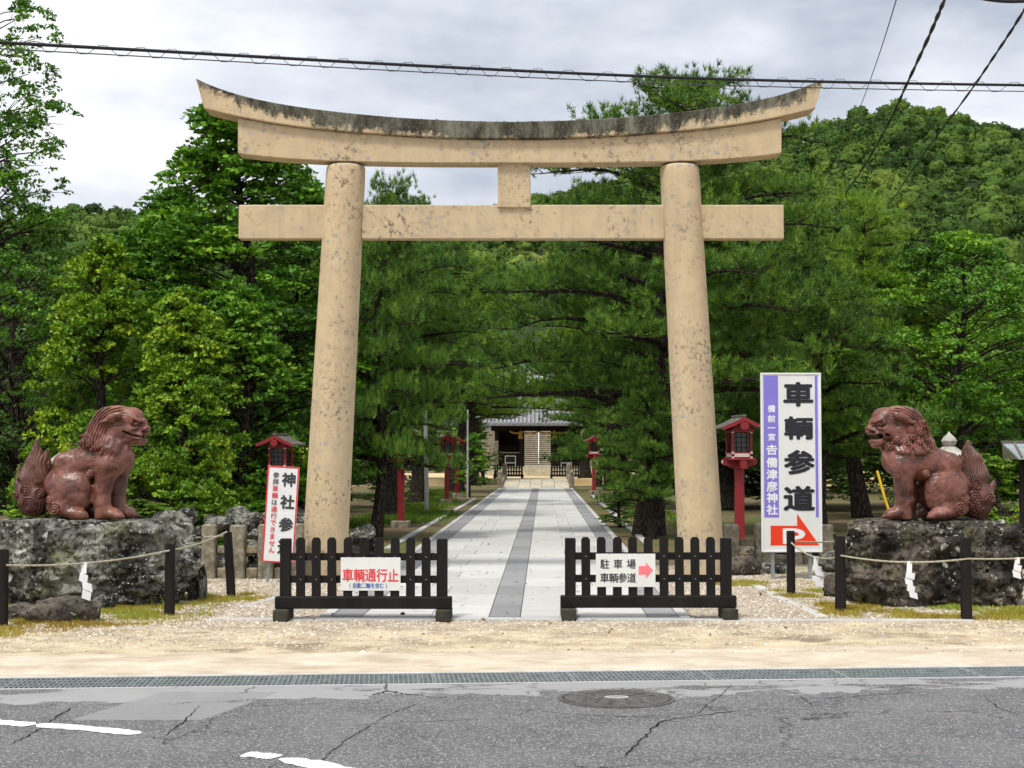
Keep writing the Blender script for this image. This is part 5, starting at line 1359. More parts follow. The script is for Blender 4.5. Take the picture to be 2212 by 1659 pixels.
bare = gen_leafy(205, 8.4, 2.5, 3.1, 120, 20, .125, .58, prof=lambda f: math.sin(min(1, f * .88 + .12) * math.pi) ** .55, base=.42, trunk_r=.2)
print("TREES", pineA[2], pineB[2], pineC[2], pineD[2], hin[2], broad[2])
# left
tree("feathery_tree", "tall thin feathery tree at the left picture edge", feath, (xat(-70, 14.5), 14.5, 0), 'bark2', 'leaf_g', .4, (.9, .9, .95), group=LG)
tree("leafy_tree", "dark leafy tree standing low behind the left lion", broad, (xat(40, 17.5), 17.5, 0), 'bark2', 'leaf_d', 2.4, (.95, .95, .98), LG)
tree("cypress_tree", "yellow-green cypress right behind the left lion", hinS, (xat(215, 13.6), 13.6, 0), 'bark2', 'leaf_y', 1.0, (.82, .82, 1.0), LG)
tree("cypress_tree", "tallest green cypress, its tip behind the left end of the top beam", hin, (-5.10, 14.6, 0), 'bark2', 'leaf_g', 2.2, (1.18, 1.18, 1.0), LG)
tree("cypress_tree", "dark cypress between the tall cypress and the left column", hin, (xat(640, 17.5), 17.5, 0), 'bark2', 'leaf_g', 4.4, (.95, .95, .93), LG)
tree("cypress_tree", "green cypress with a broken top left of the tallest cypress", hin, (xat(350, 16.2), 16.2, 0), 'bark2', 'leaf_g', 5.2, (1.0, 1.0, .86), LG)
tree("cypress_tree", "bushy yellowish cypress low behind the left lion's head", hinS, (xat(395, 12.9), 12.9, 0), 'bark2', 'leaf_y', 3.6, (.72, .72, .80), LG)
tree("cypress_tree", "low green cypress above the stone heap", hinS, (xat(520, 13.4), 13.4, .35), 'bark2', 'leaf_g', 2.6, (.72, .72, .76), LG)
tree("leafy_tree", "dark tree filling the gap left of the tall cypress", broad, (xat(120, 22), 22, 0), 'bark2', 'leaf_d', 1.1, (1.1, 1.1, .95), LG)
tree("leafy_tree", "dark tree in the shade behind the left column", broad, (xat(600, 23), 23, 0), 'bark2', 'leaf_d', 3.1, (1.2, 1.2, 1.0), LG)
# pines on the left of the path
tree("pine_tree", "nearest pine on the left, just right of the left column", pineB, (xat(812, 14.6), 14.6, 0), 'bark', 'needle', .3, (.56, .56, .98), PG)
tree("pine_tree", "tall pine with a thick dark trunk behind the white pole", pineD, (G(938, 1082).x - .4, 26.0, 0), 'bark', 'needle', 2.6, (.9, .9, 1.0), PG)
tree("pine_tree", "pine with a leaning trunk left of the white pole", pineD, (xat(850, 20.5), 20.5, 0), 'bark', 'needle', 3.4, (.75, .75, .80), PG)
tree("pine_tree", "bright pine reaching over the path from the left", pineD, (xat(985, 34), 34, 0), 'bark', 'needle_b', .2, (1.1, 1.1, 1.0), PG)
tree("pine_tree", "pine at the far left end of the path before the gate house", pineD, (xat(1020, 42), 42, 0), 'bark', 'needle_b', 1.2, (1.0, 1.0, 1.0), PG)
# right of the path
tree("pine_tree", "largest pine right behind the right column, its tip above the top beam", pineA, (2.75, 15.6, 0), 'bark', 'needle', 0, (.95, .95, .985), PG)
tree("pine_tree", "young low pine in the shade at the foot of the largest pine", pineB, (xat(1408, 15.0), 15.0, 0), 'bark', 'needle', 2.8, (.40, .40, .50), PG)
tree("pine_tree", "broad pine behind the tall sign", pineB, (xat(1760, 16.5), 16.5, 0), 'bark', 'needle', 1.9, (1.10, 1.10, .98), PG)
tree("pine_tree", "pine with a dark trunk right of the path, middle of the row", pineD, (xat(1345, 25), 25, 0), 'bark', 'needle', 3.6, (1.0, 1.0, .95), PG)
tree("pine_tree", "pine leaning over the path at its far right end", pineC, (xat(1318, 36), 36, 0), 'bark', 'needle', 2.2, (.84, .84, .92), PG)
tree("pine_tree", "bushy pine hiding the right half of the gate house", pineB, (xat(1292, 41), 41, 0), 'bark', 'needle', 1.4, (.95, .95, 1.0), PG)
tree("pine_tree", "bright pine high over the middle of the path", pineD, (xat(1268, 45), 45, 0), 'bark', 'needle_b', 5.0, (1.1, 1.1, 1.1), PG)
tree("pine_tree", "pine between the large pine and the hill", pineC, (xat(1570, 23), 23, 0), 'bark', 'needle', .9, (1.1, 1.1, .92), PG)
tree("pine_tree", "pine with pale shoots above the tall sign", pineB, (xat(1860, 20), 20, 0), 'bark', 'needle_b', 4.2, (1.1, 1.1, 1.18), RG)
tree("leafy_tree", "bright leafy tree behind the right lion's head", broad, (xat(2000, 24), 24, 0), 'bark2', 'leaf_y', 0, (1.15, 1.15, .98), RG)
tree("leafy_tree", "leafy tree with a bare trunk at the right picture edge", bare, (xat(2075, 19.5), 19.5, 0), 'bark2', 'leaf_g', 2, (.95, .95, .86), RG)
tree("leafy_tree", "dull green tree above the right lion's tail", broad, (xat(2250, 22), 22, 0), 'bark2', 'leaf_g', 4, (1.1, 1.1, .92), RG)
tree("leafy_tree", "dark tree in the shade behind the tall sign", broad, (xat(1690, 24), 24, 0), 'bark2', 'leaf_d', 2.9, (1.3, 1.3, .82), RG)
# back rows closing the view under the crowns
back = [(-40, 27, 'leaf_d', "dark tree of the back row at the far left"), (330, 29, 'leaf_d', "dark tree of the back row behind the tall cypress"), (730, 31, 'leaf_d', "dark tree of the back row beside the left column"), (810, 44, 'leaf_d', "dark far tree left of the path"), (1480, 33, 'leaf_d', "dark tree of the back row right of the path"), (1420, 50, 'leaf_g', "far green tree right of the gate house"), (1820, 34, 'leaf_d', "dark tree of the back row behind the pale-shooted pine"), (2120, 31, 'leaf_g', "green tree of the back row behind the right lion"), (915, 60, 'leaf_g', "far green tree left of the gate house"), (1580, 44, 'leaf_d', "far dark tree behind the right column")]
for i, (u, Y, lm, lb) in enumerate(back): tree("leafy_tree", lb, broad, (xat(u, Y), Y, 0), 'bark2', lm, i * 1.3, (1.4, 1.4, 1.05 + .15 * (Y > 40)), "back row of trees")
# little conifer and bushes
smallc = gen_leafy(206, 1.9, .25, .70, 40, 20, .055, .20, base=.5, trunk_r=.05, sprig=False, ncls=10)
p = G(1020, 1074); tree("little_conifer", "little dark conifer beside the path, right of the lantern pair", smallc, (p.x, p.y / 2, 0), 'bark2', 'leaf_g', 0, (1.25, 1.25, 1.3))
tree("little_conifer", "second little conifer, farther off before the board fence", smallc, (xat(1044, 43), 43, 0), 'bark2', 'leaf_g', 2, (1.9, 1.9, 1.9))
def bush(label, x, y, s, leafm, k=smallc): return tree("bush", label, k, (x, y, -.1), 'bark2', leafm, x * 3, s, None, "bush")
def clipped(seed):
    rg = np.random.default_rng(seed); N = 240; c = np.stack([rg.uniform(-.9, .9, N), rg.uniform(-.45, .45, N), np.zeros(N)], 1)
    c[:, 2] = .62 - .12 * (np.abs(c[:, 0]) / .9) ** 3 + rg.normal(0, .02, N); sd = rg.uniform(size=N) < .5
    c[sd, 2] = rg.uniform(.12, .55, sd.sum()); c[sd, 1] = -.47
    V, F, T = leaves(c, np.full(N, .11), rg.normal(.55, .12, N), rg, 40, .05, .6, 0.0)
    m = MB(); m.tube([(0, 0, 0), (0, 0, .5)], [.05, .03], 6)
    for q in range(9): a = q * .7; m.tube([(0, 0, .15), (.6 * math.cos(a), .3 * math.sin(a), .5)], [.025, .01], 5)
    return m.mesh("stems", True), np_mesh("hedge", V, F, False, {'tint': T})
bush("clipped rounded green hedge at the right edge behind the dark boulder", xat(2165, 12.2), 12.2, (.85, 1, .95), 'grass_g', clipped(3))
bush("low leafy bush behind the left lion's paws", xat(330, 11.4), 11.4, (1.4, 1.2, .55), 'grass_g')
bush("leafy bush above the stone heap on the left", xat(560, 12.6), 12.6, (1.6, 1.2, .5), 'leaf_g')
bush("yellow-green bush behind the left lion's tail", xat(95, 11.6), 11.6, (1.5, 1.2, .62), 'leaf_y')
bush("thin yellowish shrub right of the right lion's tail", xat(2165, 14), 14, (1.3, 1.2, .9), 'leaf_y')
bush("low bush left of the path behind the third lantern", G(900, 1085).x - .5, 24.5, (1.8, 1.5, .55), 'leaf_g')
bush("low grassy bush on the right verge", xat(1345, 17.5), 17.5, (.9, .9, .42), 'leaf_g')
bush("dark bush at the foot of the pine row on the right", xat(1390, 21), 21, (1.2, 1.2, .6), 'leaf_d')

# ------------------------------------------------------------------ hills and their woods
ridge_u = np.array([-900, -300, 60, 200, 320, 560, 800, 940, 1040, 1150, 1300, 1500, 1700, 1780, 1850, 1900, 1950, 2000, 2060, 2150, 2212, 2350, 2600, 3100])
ridge_v = np.array([560, 500, 455, 432, 440, 455, 462, 462, 450, 410, 372, 325, 276, 258, 244, 226, 212, 222, 240, 246, 262, 300, 400, 600])
def hill_h(x, y):
    x = np.asarray(x, float); y = np.asarray(y, float); u = x / np.maximum(y, 1) * FPX / 2 + 1106
    yr = 250.0; zr = CAM_H + (986 - np.interp(u, ridge_u, ridge_v)) / FPX * 2 * yr - 6.0
    f = np.clip((y - 72) / (yr - 72), 0, 1.6)
    prof = np.where(f <= 1, f ** .92, 1 - (f - 1) * .9)
    return zr * prof + 2.4 * np.sin(x * .043 + 1) * np.sin(y * .05) * np.clip(f * 3, 0, 1)
xs = np.linspace(-420, 420, 141); ys = np.linspace(72, 330, 60); X, Y_ = np.meshgrid(xs, ys); Z = hill_h(X, Y_); Z[0, :] = -1
V = np.stack([X, Y_ * 2, Z], -1).reshape(-1, 3); nx = len(xs); F = [(j * nx + i, j * nx + i + 1, (j + 1) * nx + i + 1, (j + 1) * nx + i) for j in range(len(ys) - 1) for i in range(nx - 1)]
tag(link("hill", np_mesh("hill", V, np.array(F), True), MT['hill']), kind='structure')
rg = np.random.default_rng(77); cen = []; y = 84.0
while y < 264:
    stp = 4.1; wdt = y * .76; x = -wdt
    while x < wdt:
        cen.append((x + rg.uniform(-1.7, 1.7), y + rg.uniform(-1.7, 1.7))); x += stp
    y += stp * 1.3
cen = np.array(cen); u = cen[:, 0] / cen[:, 1] * FPX / 2 + 1106; z = hill_h(cen[:, 0], cen[:, 1]); v_ = 986 - (z + 7 - CAM_H) / cen[:, 1] * FPX / 2
keep = (v_ < np.where(u > 1600, 740, np.where(u > 760, 600, 640))); cen = cen[keep]; z = z[keep]
n = len(cen); rc = rg.uniform(1.8, 3.3, n); big = rg.uniform(size=n) < .10; rc[big] *= 1.25
C3 = np.stack([cen[:, 0], cen[:, 1] * 2, z + rc * rg.uniform(.45, 1.1, n) + .6], 1)
tn = .40 + .24 * vnoise(C3 * .03, 5) + rg.normal(0, .15, n)
import bmesh
bm = bmesh.new(); bmesh.ops.create_icosphere(bm, subdivisions=3, radius=1.0)
bv = np.array([q.co[:] for q in bm.verts]); bf = np.array([[q.index for q in f_.verts] for f_ in bm.faces]); bm.free()
low = (bv[bf][:, :, 2].max(1) > -.30) & (bv[bf][:, :, 1].mean(1) < .55); bf = bf[low]; used = np.unique(bf); re_ = np.full(len(bv), -1); re_[used] = np.arange(len(used)); bv = bv[used]; bf = re_[bf]
VV = []; TT = []
for k in range(0, n, 400):
    c = C3[k:k + 400]; r_ = rc[k:k + 400]; p = c[:, None] + bv[None] * r_[:, None, None] * np.array([1, 1, .82])
    q = p.reshape(-1, 3); b1 = np.abs(vnoise(q * .62, 3)); b2 = np.abs(vnoise(q * 1.7, 6)); d = (.74 + .62 * b1 + .26 * b2).reshape(len(c), -1, 1)
    VV.append((c[:, None] + bv[None] * r_[:, None, None] * np.array([1, 1, .82]) * d * .93).reshape(-1, 3)); TT.append((tn[k:k + 400, None] + 0 * b1.reshape(len(c), -1)).reshape(-1))
V1 = np.concatenate(VV); F1 = (bf[None] + (len(bv) * np.arange(n))[:, None, None]).reshape(-1, 3); T1 = np.concatenate(TT)
# loose sprays that roughen every outline
d_ = unit(rg.normal(size=(n, 29, 3))); d_[..., 2] = np.abs(d_[..., 2]) - .1
L3 = (C3[:, None] + d_ * rc[:, None, None] * np.array([1.03, 1.03, .9]) * rg.uniform(.85, 1.12, (n, 29, 1))).reshape(-1, 3)
V2, F2, T2 = leaves(L3, np.repeat(rc, 29) * .19, np.repeat(tn, 29) + rg.normal(0, .12, n * 29), rg, 5, .64, .8, .2, -.1, .72, .14)
F2 = np.concatenate([F2[:, [0, 1, 2]], F2[:, [0, 2, 3]]]) + len(V1)
V = np.concatenate([V1, V2]); F = np.concatenate([F1, F2]); T = np.concatenate([T1, T2])
print("HILL", n, len(bf), len(F))
fo = link("hillside_wood", np_mesh("wood", V, F, True, {'tint': T}), MT['forest']); tag(fo, "dense green wood covering the hills behind the shrine", "wood", kind='stuff')
# ------------------------------------------------------------------ court, gate house and stairs
TZ = .33
m = MB(); c0 = PF(0, 61.2)
ct = bpy.data.objects.new("terrace", None); COL.objects.link(ct); ct.location = PO; ct.rotation_euler = (0, 0, PA); tag(ct, kind='structure')
m = MB(); m.add([(-40, 70.9, TZ), (40, 70.9, TZ), (40, 128, TZ), (-40, 128, TZ), (-40, 70.9, -.05), (40, 70.9, -.05)], [(0, 1, 2, 3), (4, 5, 1, 0)]); m.build("court_floor", simple("court_sand", (.66, .53, .32), (.50, .38, .21), .6, .95, .1, .2), ct)
# stone bridge up to the court
br = thing("stone_bridge", "short pale stone ramp bridge at the far end of the path", "bridge", PO, PA)
for k in range(5):
    for q, (x0_, x1_) in enumerate(((-1.75, -.9), (-.9, -.3), (-.3, .3), (.3, .95), (.95, 1.75))):
        f0, f1 = k / 5, (k + 1) / 5; ya, yb = 61.3 + 9.7 * f0, 61.3 + 9.7 * f1; za, zb = .03 + TZ * math.sin(f0 * math.pi / 2), .03 + TZ * math.sin(f1 * math.pi / 2)
        m = MB(); m.add([(x0_ + .01, ya + .01, za), (x1_ - .01, ya + .01, za), (x1_ - .01, yb - .01, zb), (x0_ + .01, yb - .01, zb), (x0_ + .01, ya + .01, za - .12), (x1_ - .01, ya + .01, za - .12), (x1_ - .01, yb - .01, zb - .12), (x0_ + .01, yb - .01, zb - .12)], [(0, 1, 2, 3), (5, 4, 7, 6), (4, 5, 1, 0), (6, 7, 3, 2), (5, 6, 2, 1), (7, 4, 0, 3)]); m.build("bridge_slab", MT['step'] if (k + q) % 3 else MT['lstone'], br)
for s in (-1, 1):
    m = MB(); m.add([(s * 1.78 - .1, 61.4, .0), (s * 1.78 + .1, 61.4, .0), (s * 1.78 + .1, 70.9, .0), (s * 1.78 - .1, 70.9, .0), (s * 1.78 - .1, 61.4, .28), (s * 1.78 + .1, 61.4, .28), (s * 1.78 + .1, 70.9, .28 + TZ), (s * 1.78 - .1, 70.9, .28 + TZ)], [(4, 5, 6, 7), (0, 1, 5, 4), (1, 2, 6, 5), (2, 3, 7, 6), (3, 0, 4, 7)]); m.build("kerb_wall", MT['stonepost'], br)
    for yy, zz in ((61.5, .30), (70.8, .62)):
        m = MB(); m.box((s * 1.78, yy, zz * .5 + .22), (.24, .24, zz + .45), .03); m.lathe([(.10, 0), (.13, .04), (.12, .10), (.05, .15), (.01, .16)], 10, (s * 1.78, yy, zz + .44)); m.build("bridge_post", MT['stonepost'], br)
bp = PF(-1.62, 72.9); o = barricade("left one of the two far barricades before the gate house", bp.x, bp.y, PA, "far barricades"); o.location.z = TZ
bp = PF(1.62, 72.9); o = barricade("right one of the two far barricades before the gate house", bp.x, bp.y, PA, "far barricades"); o.location.z = TZ

GP = PF(-.02, 88.9); GZ = .92
gate = thing("shrine_gate_house", "dark timber gate house with grey tiled roof at the end of the path", "gate house", (GP.x, GP.y, 0), PA)
for k in range(3):
    m = MB(); d0 = -2.3 + k * .36; m.box((0, (d0 + 3.0) / 2, TZ + .098 + k * .196), (9.6 - k * .5, 3.0 - d0, .194), .01); m.build("platform_step", MT['step'], gate)
xsp = [-2.72, -1.05, 1.05, 2.72]
for x_ in xsp:
    for y_ in (-1.1, 1.1): m = MB(); m.lathe([(.15, GZ), (.15, GZ + 2.75)], 12, (x_, y_, 0)); m.build("pillar", MT['darktimber'], gate, True)
for y_ in (-1.1, 1.1):
    m = MB(); m.box((0, y_, GZ + 2.55), (6.2, .16, .30), .01); m.build("tie_beam", MT['darktimber'], gate)
    m = MB(); m.box((0, y_, GZ + 2.86), (6.6, .22, .22), .01); m.build("eaves_beam", MT['darktimber'], gate)
for s in (-1, 1):
    m = MB(); m.box((s * 1.885, .3, GZ + 1.25), (1.42, .08, 2.3), .01); m.build("bay_wall", MT['darktimber'], gate)
    m = MB(); m.box((s * 1.885, -1.06, GZ + .45), (1.36, .06, .9), .01); m.build("bay_board", MT['darktimber'], gate)
    m = MB(); m.box((s * 1.885, -1.09, GZ + .93), (1.38, .07, .06), .005); m.build("bay_rail", MT['stonepost'], gate)
    for k in range(11): m = MB(); m.box((s * 1.885 - .6 + k * .12, -1.06, GZ + 1.17), (.035, .04, .42), .003); m.build("bay_bar", MT['darktimber'], gate)
    m = MB(); m.box((s * 2.72, 0, GZ + 1.3), (.06, 2.0, 2.5), .01); m.build("side_wall", MT['darktimber'], gate)
# curved tiled roof: hip-and-gable, front slope in tile rows
def roof_z(t_): return 3.72 + 2.05 * (t_ ** 1.35)
half, ey, ry = 3.55, -2.35, 0.0
nrow = 26
sl = MB(); V = []; F = []; seg = 8
for k in range(seg + 1):
    t_ = k / seg; yy = ey + (ry - ey) * t_; zz = roof_z(t_); hx = half - .95 * t_
    V += [(-hx, yy, zz), (hx, yy, zz), (-hx, -yy, zz), (hx, -yy, zz), (-hx, yy, zz - .10), (hx, yy, zz - .10), (-hx, -yy, zz - .10), (hx, -yy, zz - .10)]
for k in range(seg):
    a_, b_ = k * 8, (k + 1) * 8
    F += [(a_, a_ + 1, b_ + 1, b_), (a_ + 3, a_ + 2, b_ + 2, b_ + 3), (a_ + 5, a_ + 4, b_ + 4, b_ + 5), (a_ + 6, a_ + 7, b_ + 7, b_ + 6), (a_, b_, b_ + 4, a_ + 4), (a_ + 1, a_ + 5, b_ + 5, b_ + 1), (a_ + 2, a_ + 6, b_ + 6, b_ + 2), (a_ + 3, b_ + 3, b_ + 7, a_ + 7)]
F += [(4, 5, 1, 0), (7, 6, 2, 3)]
sl.add(V, F); rb_ = sl.build("roof_bed", MT['tile'], gate)
for k in range(nrow + 1):
    xx = -half + .06 + (2 * half - .12) * k / nrow
    for sgn in (1, -1):
        pts = []
        for q in range(seg + 1):
            t_ = q / seg; hx = half - .95 * t_
            if abs(xx) > hx - .02: break
            pts.append((xx, sgn * (ey + (ry - ey) * t_), roof_z(t_) + .045))
        if len(pts) < 2: continue
        if sgn > 0: m = MB(); m.tube(pts, .075, 8); m.build("tile_row", MT['tile_l'], rb_, True)
m = MB(); m.box((0, 0, roof_z(1) + .16), (5.3, .34, .42), .04); m.build("roof_ridge", MT['tile'], gate)
for s in (-1, 1):
    m = MB(); m.tube([(s * (half - .95 * q / 8), ey * (1 - q / 8), roof_z(q / 8) + .07) for q in range(9)], .09, 8); m.build("descending_ridge", MT['tile_l'], gate, True)
    m = MB(); m.prism([(s * 2.45, 3.8), (s * 2.55, 3.8), (s * 2.55, 5.5), (s * 2.45, 5.5)], -1.6, 1.6); m.build("gable_wall", MT['darktimber'], gate)
m = MB(); m.box((0, 0, 3.70), (6.7, 4.3, .10), .02); m.build("eaves_soffit", MT['darktimber'], gate)
# straw rope with tassels
sh = thing("sacred_rope", "thick golden straw rope with tassels hung across the gate house", "rope", (GP.x, GP.y, 0), PA)
for a_, b_, sg in ((-1.85, -1.05, .10), (-1.05, .05, .20), (.05, 1.05, .16), (1.05, 1.9, .10)):
    m = MB(); m.tube(sagline((a_, -1.3, GZ + 2.36), (b_, -1.3, GZ + (2.30 if b_ != .05 else 2.36)), sg, 12), .055, 8); m.build("rope_strand", MT['straw'], sh, True)
for x_ in (-1.12, 1.16): m = MB(); m.lathe([(.05, .0), (.10, -.1), (.12, -.30), (.19, -.52), (.17, -.54)][::-1], 12, (x_, -1.32, GZ + 2.40)); m.build("tassel", MT['straw'], sh, True)

# stairs seen through the gate
st = thing("stone_stairs", "pale stone stairs rising behind the gate house with a white handrail", "stairs", tuple(PF(0, 106.0)), PA)
for k in range(18):
    m = MB(); m.box((0, .36 * k + .18, GZ + .085 + .166 * k), (4.2, .40, .05), .01); m.build("tread", MT['step'], st)
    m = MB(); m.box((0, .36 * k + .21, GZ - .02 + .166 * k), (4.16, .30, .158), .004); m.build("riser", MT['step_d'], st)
m = MB(); m.box((0, -2.0, GZ - .12), (5.2, 4.2, .2), .01); m.build("landing", MT['lstone'], st)
m = MB(); m.box((0, 3.3, .7), (4.1, 6.2, .3), 0); m.build("base_block", MT['step_d'], st)
m = MB(); m.tube([(-.0, -.1, GZ + .1), (0, -.1, GZ + .95), (0, 6.3, GZ + 3.9)], .035, 8); hr_ = m.build("handrail", MT['sign_white'], st, True)
for k in range(5): m = MB(); m.tube([(0, .6 + k * 1.2, GZ + .3 + .166 * (1.2 * k + .6) / .36 - .3), (0, .6 + k * 1.2, GZ + 1.22 + k * .55)], .025, 6); m.build("handrail_post", MT['sign_white'], hr_, True)
m = MB(); m.add([(-20, 6.5, GZ + 2.9), (20, 6.5, GZ + 2.9), (20, 20, GZ + 2.9), (-20, 20, GZ + 2.9), (-20, 6.5, 0), (20, 6.5, 0)], [(0, 1, 2, 3), (4, 5, 1, 0)]); q = m.build("upper_terrace", MT['stonepost']); q.location = PF(0, 106.0); q.rotation_euler = (0, 0, PA); tag(q, kind='structure')
# worship hall above
hp = PF(-.4, 130.0); hall = thing("worship_hall", "worship hall with a pale green copper roof above the gate house", "hall", (hp.x, hp.y, GZ + 2.85), PA)
m = MB(); m.box((0, 1, 1.6), (9, 5, 3.2), .02); m.build("wall", MT['darktimber'], hall)
V = []; F = []
for k in range(9):
    t_ = k / 8; zz = 2.9 + 3.4 * t_ ** 1.4; hx = 7.2 - 2.6 * t_
    for sg in (-1, 1): yy = 1.0 + sg * 4.6 * (1 - t_); V += [(-hx, yy, zz), (hx, yy, zz), (-hx, yy, zz - .18), (hx, yy, zz - .18)]
for k in range(8):
    a_, b_ = 8 * k, 8 * k + 8
    F += [(a_, a_ + 1, b_ + 1, b_), (a_ + 5, a_ + 4, b_ + 4, b_ + 5), (a_ + 3, a_ + 2, b_ + 2, b_ + 3), (a_ + 6, a_ + 7, b_ + 7, b_ + 6), (a_, b_, b_ + 2, a_ + 2), (a_ + 1, a_ + 3, b_ + 3, b_ + 1), (a_ + 4, a_ + 6, b_ + 6, b_ + 4), (a_ + 5, b_ + 5, b_ + 7, a_ + 7)]
F += [(2, 3, 1, 0), (7, 6, 4, 5)]
m = MB(); m.add(V, F); m.build("roof", MT['copper'], hall)
m = MB(); m.box((0, 1.0, 6.35), (9.4, .5, .5), .05); m.build("roof_ridge", MT['copper'], hall)

# small things round the gate
def board_frame(label, x, y):
    p_ = PF(x, y); t = thing("framed_stand", label, "stand", (p_.x, p_.y, TZ + .01), PA)
    for s in (-.33, .33): MB().box((s, 0, .52), (.05, .05, 1.04), .004).build("leg", MT['alu'], t)
    for zz in (1.02, .58): MB().box((0, 0, zz), (.612, .05, .05), .004).build("rail", MT['alu'], t)
    MB().box((0, .01, .80), (.60, .02, .40), .003).build("panel", MT['darktimber'], t); return t
q = board_frame("small metal framed stand left before the gate house", -1.75, 84.0); q.location.z = .60
q = board_frame("small metal framed stand right before the gate house", 1.85, 84.0); q.location.z = .60
p_ = P(1072, 1040, 90.0); m = MB(); m.box((0, 0, 1.25), (.26, .26, 2.5), .02); o = m.build("stone_pillar", MT['stonepost'], None, False, (p_.x, 90.0, 0)); tag(o, "plain grey stone pillar left of the far barricades", "pillar")
t = thing("board_fence", "weathered board fence left of the gate house", "fence", (xat(1050, 53), 106, TZ))
for k in range(8): MB().box((-1.2 + k * .19, 0, .75), (.17, .03, 1.5), .004).build("board", simple("grey_boards", (.34, .27, .18), (.2, .16, .11), 4, .9, .1) if k == 0 else bpy.data.materials["grey_boards"], t)
MB().box((-.53, .03, 1.2), (1.6, .04, .08), .004).build("rail", bpy.data.materials["grey_boards"], t)
t = thing("white_outbuilding", "low white plastered building seen left of the gate house", "building", (xat(1050, 66), 132, 0))
MB().box((0, 0, 1.9), (7.5, 3, 3.8), .02).build("wall", MT['plaster'], t)
for k in range(4): f_ = MB().box((-2.6 + k * 1.5, -1.52, 1.9), (1.0, .05, 1.1), .004).build("window", MT['darktimber'], t); MB().box((-2.6 + k * 1.5, -1.56, 1.9), (.05, .03, 1.1), .002).build("mullion", MT['plaster'], f_)
m = MB(); m.prism([(-4.3, 3.7), (4.3, 3.7), (3.4, 5.2), (-3.4, 5.2)], -2.2, 2.2); m.build("roof", MT['tile'], t)
# house on the hillside
p_ = P(1738, 486, 300); t = thing("hillside_house", "tiny pale roofed building among the trees on the hill", "house", (p_.x, 300, p_.z - 5)); t.rotation_euler = (0, 0, .3)
MB().box((0, 0, 1.7), (5, 4, 7.6), .02).build("wall", MT['plaster'], t)
m = MB(); m.prism([(-3.4, 5.3), (3.4, 5.3), (2.2, 7.0), (-2.2, 7.0)], -3, 3); m.build("roof", MT['tile'], t)

# ------------------------------------------------------------------ overhead cables
def cable(name, label, pts, r, mat, parent=None, n=8):
    m = MB(); m.tube(spline([P(*q) for q in pts], 8), r, n); o = m.build(name, MT[mat], parent, True)
    if parent is None: tag(o, label, "cable", "overhead cables")
    return o
Yl = lambda u: 14.4 + 4.4 * (u / 2212)
us = [-200, 0, 300, 600, 850, 1104, 1350, 1600, 1900, 2212, 2420]; vs = [82, 92, 108, 125, 139, 152, 163, 172, 179, 184, 186]
main = cable("telephone_cable", "thick black cable with a looped lashing wire crossing above the torii", [(u_, v_, Yl(u_)) for u_, v_ in zip(us, vs)], .0175, 'cable')
main_pts = spline([P(u_, v_, Yl(u_)) for u_, v_ in zip(us, vs)], 8)
cable("support_wire", None, [(u_, v_ + 13.5, Yl(u_)) for u_, v_ in zip(us, vs)], .0065, 'wire', main, 5)
m = MB(); pts = []
fu = lambda q: np.interp(q, us, vs)
u_ = -150; k = 0
while u_ < 2400:
    stp = random.uniform(28, 46)
    v_ = fu(u_); up = k % 2 == 0
    pts.append(P(u_ - 8, v_ + (-6 if up else 15), Yl(u_) - .012)); pts.append(P(u_ + 8, v_ + (-6 if up else 15), Yl(u_) + .012)); u_ += stp; k += 1
m.tube(pts, .0035, 5); m.build("lashing_wire", MT['wire'], main, True)
def twisted(label, pts, r, tw):
    base = spline([P(*q) for q in pts], 14); t = None
    for ph in (0, math.pi):
        out = [p_ + Vector((math.cos(i * tw + ph), math.sin(i * tw + ph), 0)) * r * .9 for i, p_ in enumerate(base)]
        m = MB(); m.tube(out, r, 6)
        if t is None: t = m.build("service_cable", MT['cable'], None, True); tag(t, label, "cable", "overhead cables")
        else: m.build("cable_core", MT['cable'], t, True)
    return t
twisted("twisted black service cable sloping down to the trees, left of two", [(2062, -50, 12.4), (2040, 0, 13.2), (2005, 82, 15), (1955, 190, 19), (1915, 275, 24), (1850, 385, 34), (1796, 456, 48)], .011, .75)
twisted("twisted black service cable sloping down to the trees, right of two", [(2290, -120, 13.2), (2212, 22, 15.2), (2150, 118, 18), (2085, 212, 22), (1990, 340, 32), (1915, 450, 48)], .010, .75)
cable("thin_wire", "thin grey wire sloping down behind the cables", [(1952, -50, 18), (1936, 0, 20), (1900, 115, 26), (1858, 232, 36), (1815, 340, 50), (1760, 450, 68)], .008, 'wire')
cable("corner_cable", "short run of thick cable in the top right corner", [(2080, -14, 12), (2120, -4, 12), (2165, 2, 12), (2212, 2, 12), (2300, -4, 12)], .016, 'cable')
